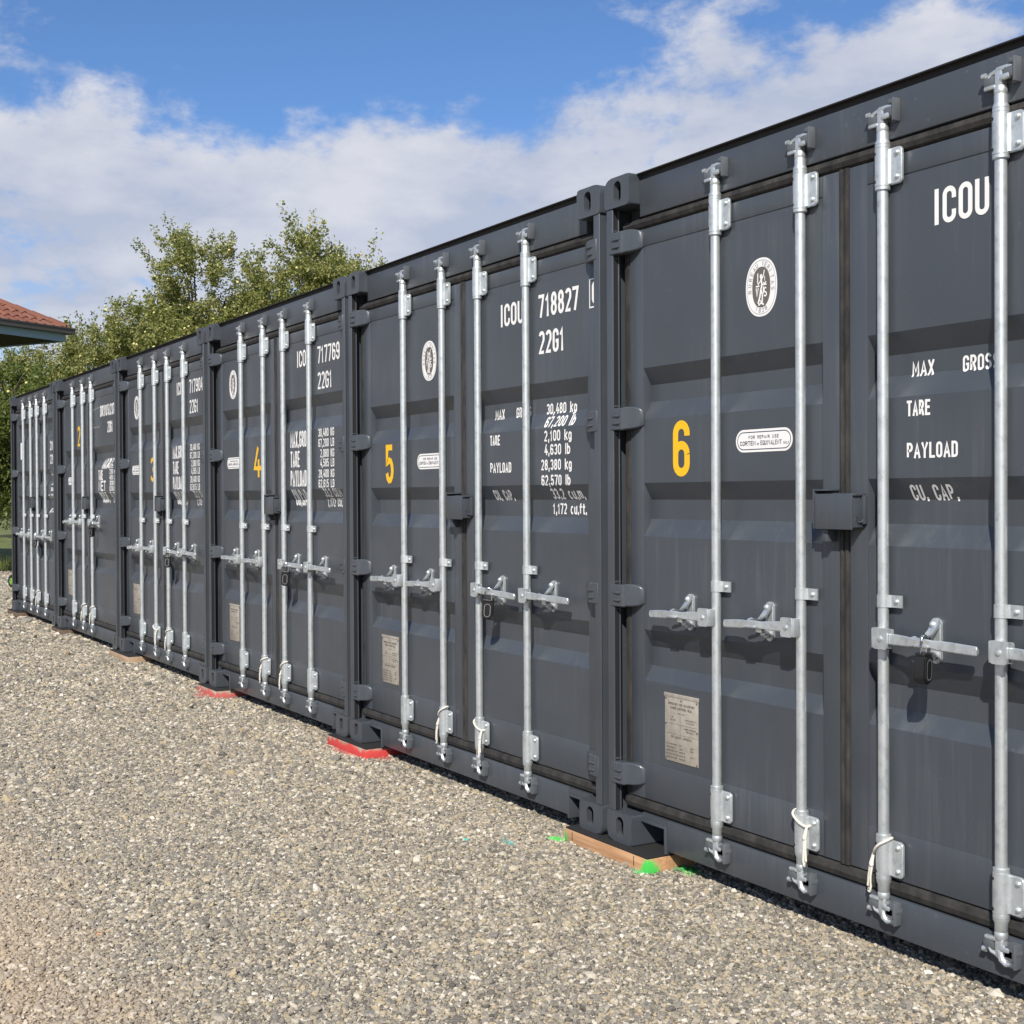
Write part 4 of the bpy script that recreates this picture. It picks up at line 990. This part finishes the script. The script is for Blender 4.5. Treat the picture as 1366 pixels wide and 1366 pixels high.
x, y_ = at(262, 34); tree('apple_tree', x, y_, 8.2, [(0, .2, 6.2, 1.6, 1.45, 1.85), (.1, 1.15, 5.0, 1.4, 1.2, 1.6), (-.1, -1.3, 4.8, 1.6, 1.3, 1.4), (0, 0, 4.2, 2.2, 2.4, 1.6)], 'dense rounded apple tree full of yellow apples, middle of the three', 23, 28, 3900, 30, 700)
x, y_ = at(118, 39); tree('apple_tree', x, y_, 7.0, [(0, .4, 4.7, 1.8, 1.7, 1.4), (0, -1.3, 4.2, 1.8, 1.5, 1.3), (.2, 1.9, 5.1, 1.5, 1.3, 1.3), (0, 0, 3.0, 2.4, 2.6, 1.6)], 'lower apple tree behind the tiled roof corner', 31, 26, 3800, 30, 520)
x, y_ = at(62, 26.5); tree('shrub_tree', x, y_, 4.6, [(0, -.7, 3.0, .9, .9, 1.0), (.2, -.2, 2.4, 1.0, .9, .9), (0, -1.2, 2.4, 1.1, 1.0, 1.0), (0, -.7, 1.9, 1.0, 1.0, .5)], 'leafy green shrub tree seen past the far left container edge', 47, 10, 1700, 30, 60, LEAF_D, .08, .7)
x, y_ = at(-40, 52); tree('shrub_tree', x, y_, 4.6, [(0, 0, 3.0, 2.2, 2.2, 1.6), (.2, 2.6, 2.4, 2.3, 2.1, 1.6), (0, -2.8, 2.3, 2.4, 2.2, 1.6), (0, 0, 1.2, 2.6, 3.6, 1.2)], 'dark bushy tree at the back of the meadow', 53, 4, 1300, 28, 0, LEAF_D, .10, .7)

# ------------------------------------------------------------------ the house corner with tiled roof
TILE = mat('clay_tile', (.30, .105, .05), .75); t = NT(TILE); oi = t.n('ShaderNodeObjectInfo')
t.put(t.b.inputs['Base Color'], t.mix(t.rng(t.noise(t.pos(), 2.3, 5), .3, .7), t.mix(oi.outputs['Random'], (.16, .055, .034), (.24, .088, .05)), (.20, .085, .055)))
GUTT = mat('brown_gutter', (.075, .068, .06), .5); FASC = mat('blue_grey_fascia', (.25, .37, .43), .6); SOFF = mat('dark_soffit', (.03, .019, .016), .8); WALLM = mat('house_render', (.6, .56, .5), .9)  # soffit is one even, very dark brown
def house():
    hx, hy = at(90, 30); hz = CAM.z+(667-441)/1721.457*30*math.cos(R(18.9))
    eA = Vector((math.cos(R(60)), -math.sin(R(60)), 0))       # eave coming towards the left of the picture
    eB = Vector((-math.cos(R(30)), -math.sin(R(30)), 0))      # the other eave, going away
    h = thing('house', (hx, hy, 0), 'house corner with red tiled hip roof and blue-grey fascia', 'house'); h.rotation_euler.z = math.atan2(eA.y, eA.x)
    # local frame: +x along eave A, local -y is along eave B (check handedness)
    lB = Matrix.Rotation(-h.rotation_euler.z, 3, 'Z') @ eB; sy = 1 if lB.y > 0 else -1
    LA, LB, pitch = 12.0, 9.0, R(27)
    def B(bm, x0, x1, y0, y1, z0, z1):
        a, b = sorted((sy*y0, sy*y1)); box(bm, x0, x1, a, b, z0, z1)
    def half_round(bm, p0, p1, r):
        tube(bm, [p0, p1], r, 10)
    gut = bmesh.new(); B(gut, -.14, LA, -.14, -.002, hz-.13, hz-.02); B(gut, -.14, -.002, .0, LB, hz-.13, hz-.02); B(gut, -.15, LA, -.155, -.145, hz-.03, hz); new_obj('gutter', finish(gut, 'gutter', GUTT), h)
    fs = bmesh.new(); B(fs, 0, LA, 0, .03, hz-.30, hz-.05); B(fs, 0, .03, .031, LB, hz-.30, hz-.05); new_obj('fascia', finish(fs, 'fascia', FASC), h)
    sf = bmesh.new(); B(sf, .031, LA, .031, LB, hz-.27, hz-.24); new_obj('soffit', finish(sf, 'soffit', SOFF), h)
    wl = bmesh.new(); B(wl, 3.2, LA-1, 1.8, LB-1, 0, hz-.27); new_obj('wall', finish(wl, 'wall', WALLM), h)
    # roof planes under the tiles (hip at the corner)
    tp = math.tan(pitch); D = LB/2; rf = bmesh.new()
    V = [rf.verts.new((q[0], sy*q[1], q[2])) for q in ((-.05, -.05, hz-.04), (LA, -.05, hz-.04), (LA, D, hz-.04+tp*D), (D, D, hz-.04+tp*D), (-.05, LB, hz-.04), (LA, LB, hz-.04))]
    rf.faces.new((V[0], V[1], V[2], V[3])); rf.faces.new((V[0], V[3], V[4])); rf.faces.new((V[4], V[3], V[2], V[5])); fix(rf); roof = new_obj('roof', finish(rf, 'roof', TILE, 10), h)
    # single pantile, local: x across, y up the slope
    tw, tl = .235, .34
    b = bmesh.new(); nx = 8; rings = []
    for j, (yy, zz) in enumerate(((0, .030), (0, .012), (tl+.04, .012-.004), )): pass
    def prof(u): return .028*math.sin(u*2*math.pi+.5)
    top = []
    for yy, lift in ((-.01, .034), (tl+.03, .006)):
        top.append([b.verts.new((u*tw*1.04, yy, lift+prof(u))) for u in np.linspace(0, 1, nx)])
    bot = [b.verts.new((u*tw*1.04, -.01, .034+prof(u)-.018)) for u in np.linspace(0, 1, nx)]
    for i in range(nx-1): b.faces.new((top[0][i], top[0][i+1], top[1][i+1], top[1][i])); b.faces.new((bot[i], bot[i+1], top[0][i+1], top[0][i]))
    fix(b); tile_me = finish(b, 'roof_tile', TILE, 40)
    cnt = 0; far = bmesh.new()
    slope_l = D/math.cos(pitch); rows = int(slope_l/tl)
    spots = []
    for r_ in range(rows):
        d0 = r_*tl*math.cos(pitch)
        for c_ in range(int(LA/tw)):
            xx = c_*tw
            if xx < d0-.02: continue
            spots.append((xx+d0*.0, xx, r_, d0))
    spots.sort(key=lambda q: q[1]+q[3]*.3)
    for i, (_, xx, r_, d0) in enumerate(spots):
        M = Matrix.Translation((xx-.08, sy*(d0-.08), hz-.03+d0*tp)) @ Matrix.Rotation(sy*pitch, 4, 'X') @ (Matrix.Identity(4) if sy > 0 else Matrix.Scale(-1, 4, (0, 1, 0)))
        if i < 260:
            o = new_obj('roof_tile', tile_me, roof); o.matrix_local = M
        else:
            q = bmesh.new(); q.from_mesh(tile_me); merge(far, q, M)
    new_obj('roof_tiles', finish(far, 'roof_tiles', TILE, 40), roof, kind='stuff')
    # ridge tiles up the hip
    for i in range(int(D*1.45/.36)):
        s = i*.36/1.5; q = bmesh.new(); tube(q, [(0, 0, 0), (.40, 0, 0)], [.085, .10], 10)
        me = finish(q, 'hip_tile', TILE); o = new_obj('hip_tile', me, roof); dv = Vector((1, sy*1, tp)).normalized()
        o.matrix_local = Matrix.Translation(Vector((s, sy*s, hz+.02+s*tp))) @ dv.to_track_quat('X', 'Z').to_matrix().to_4x4()
house()

# ------------------------------------------------------------------ mower beside the far end
def mower():
    MG = mat('mower_green', (.16, .36, .05), .4); TY = mat('tyre', (.018, .018, .018), .8); EN = mat('engine_grey', (.05, .05, .05), .6)
    m = thing('lawn_mower', (-17.05, 1.27, 0), 'green and black lawn mower half hidden behind the far left container', 'lawn mower'); m.rotation_euler.z = R(200)
    bm = bmesh.new(); pts = [(-.42, .10), (.40, .10), (.44, .16), (.36, .25), (.1, .30), (-.34, .28), (-.44, .18)]; prism(bm, pts, 'y', -.26, .26); fix(bm)
    bmesh.ops.bevel(bm, geom=list(bm.edges), offset=.025, segments=2, affect='EDGES'); new_obj('deck', finish(bm, 'deck', MG), m)
    bm = bmesh.new(); box(bm, -.16, .18, -.17, .17, .29, .46, .05, 3); lathe(bm, [(.12, .45), (.12, .50), (.07, .53)], 16); new_obj('engine', finish(bm, 'engine', EN), m)
    for x in (-.34, .34):
        for s in (-1, 1):
            r = .14 if x < 0 else .11; bm = bmesh.new(); b = bmesh.new(); lathe(b, [(r*.5, -.03), (r*.92, -.03), (r, -.015), (r, .015), (r*.92, .03), (r*.5, .03)], 22); merge(bm, b, Matrix.Translation((x, s*.30, r)) @ Matrix.Rotation(R(90), 4, 'X')); fix(bm)
            w = new_obj('wheel', finish(bm, 'wheel', TY), m); bm = bmesh.new(); b = bmesh.new(); lathe(b, [(r*.49, -.034), (r*.3, -.04), (r*.3, .04), (r*.49, .034)], 16); merge(bm, b, Matrix.Translation((x, s*.30, r)) @ Matrix.Rotation(R(90), 4, 'X')); fix(bm); new_obj('hub', finish(bm, 'hub', MG), w)
    bm = bmesh.new(); tube(bm, [(-.36, -.22, .24), (-.62, -.22, .60), (-.95, -.22, .98), (-1.0, -.18, 1.02), (-1.0, .18, 1.02), (-.95, .22, .98), (-.62, .22, .60), (-.36, .22, .24)], .013, 8); fix(bm); new_obj('push_handle', finish(bm, 'push_handle', TY), m)
mower()
# grass tufts along the gravel edge
def tufts():
    rs = np.random.default_rng(5); n = 9000
    x = -22.3+rs.normal(-1.6, 1.5, n); yy = rs.uniform(-6, 7, n); k = x < -21.9+.3*np.sin(yy*3); x, yy = x[k], yy[k]; n = len(x)
    a = rs.uniform(0, 6.28, n); hgt = rs.uniform(.08, .30, n); w = .008; lx = rs.normal(0, .08, n); ly = rs.normal(0, .08, n); z0 = np.full(n, -.06)
    V = np.stack([np.stack([x-np.cos(a)*w, yy-np.sin(a)*w, z0], 1), np.stack([x+np.cos(a)*w, yy+np.sin(a)*w, z0], 1), np.stack([x+lx, yy+ly, z0+hgt], 1)], 1).reshape(-1, 3)
    me = bpy.data.meshes.new('grass'); me.from_pydata(V.tolist(), [], np.arange(3*n).reshape(-1, 3).tolist()); me.materials.append(GRASSM); new_obj('grass', me, kind='stuff', label='rough grass along the far gravel edge', cat='grass')
tufts()
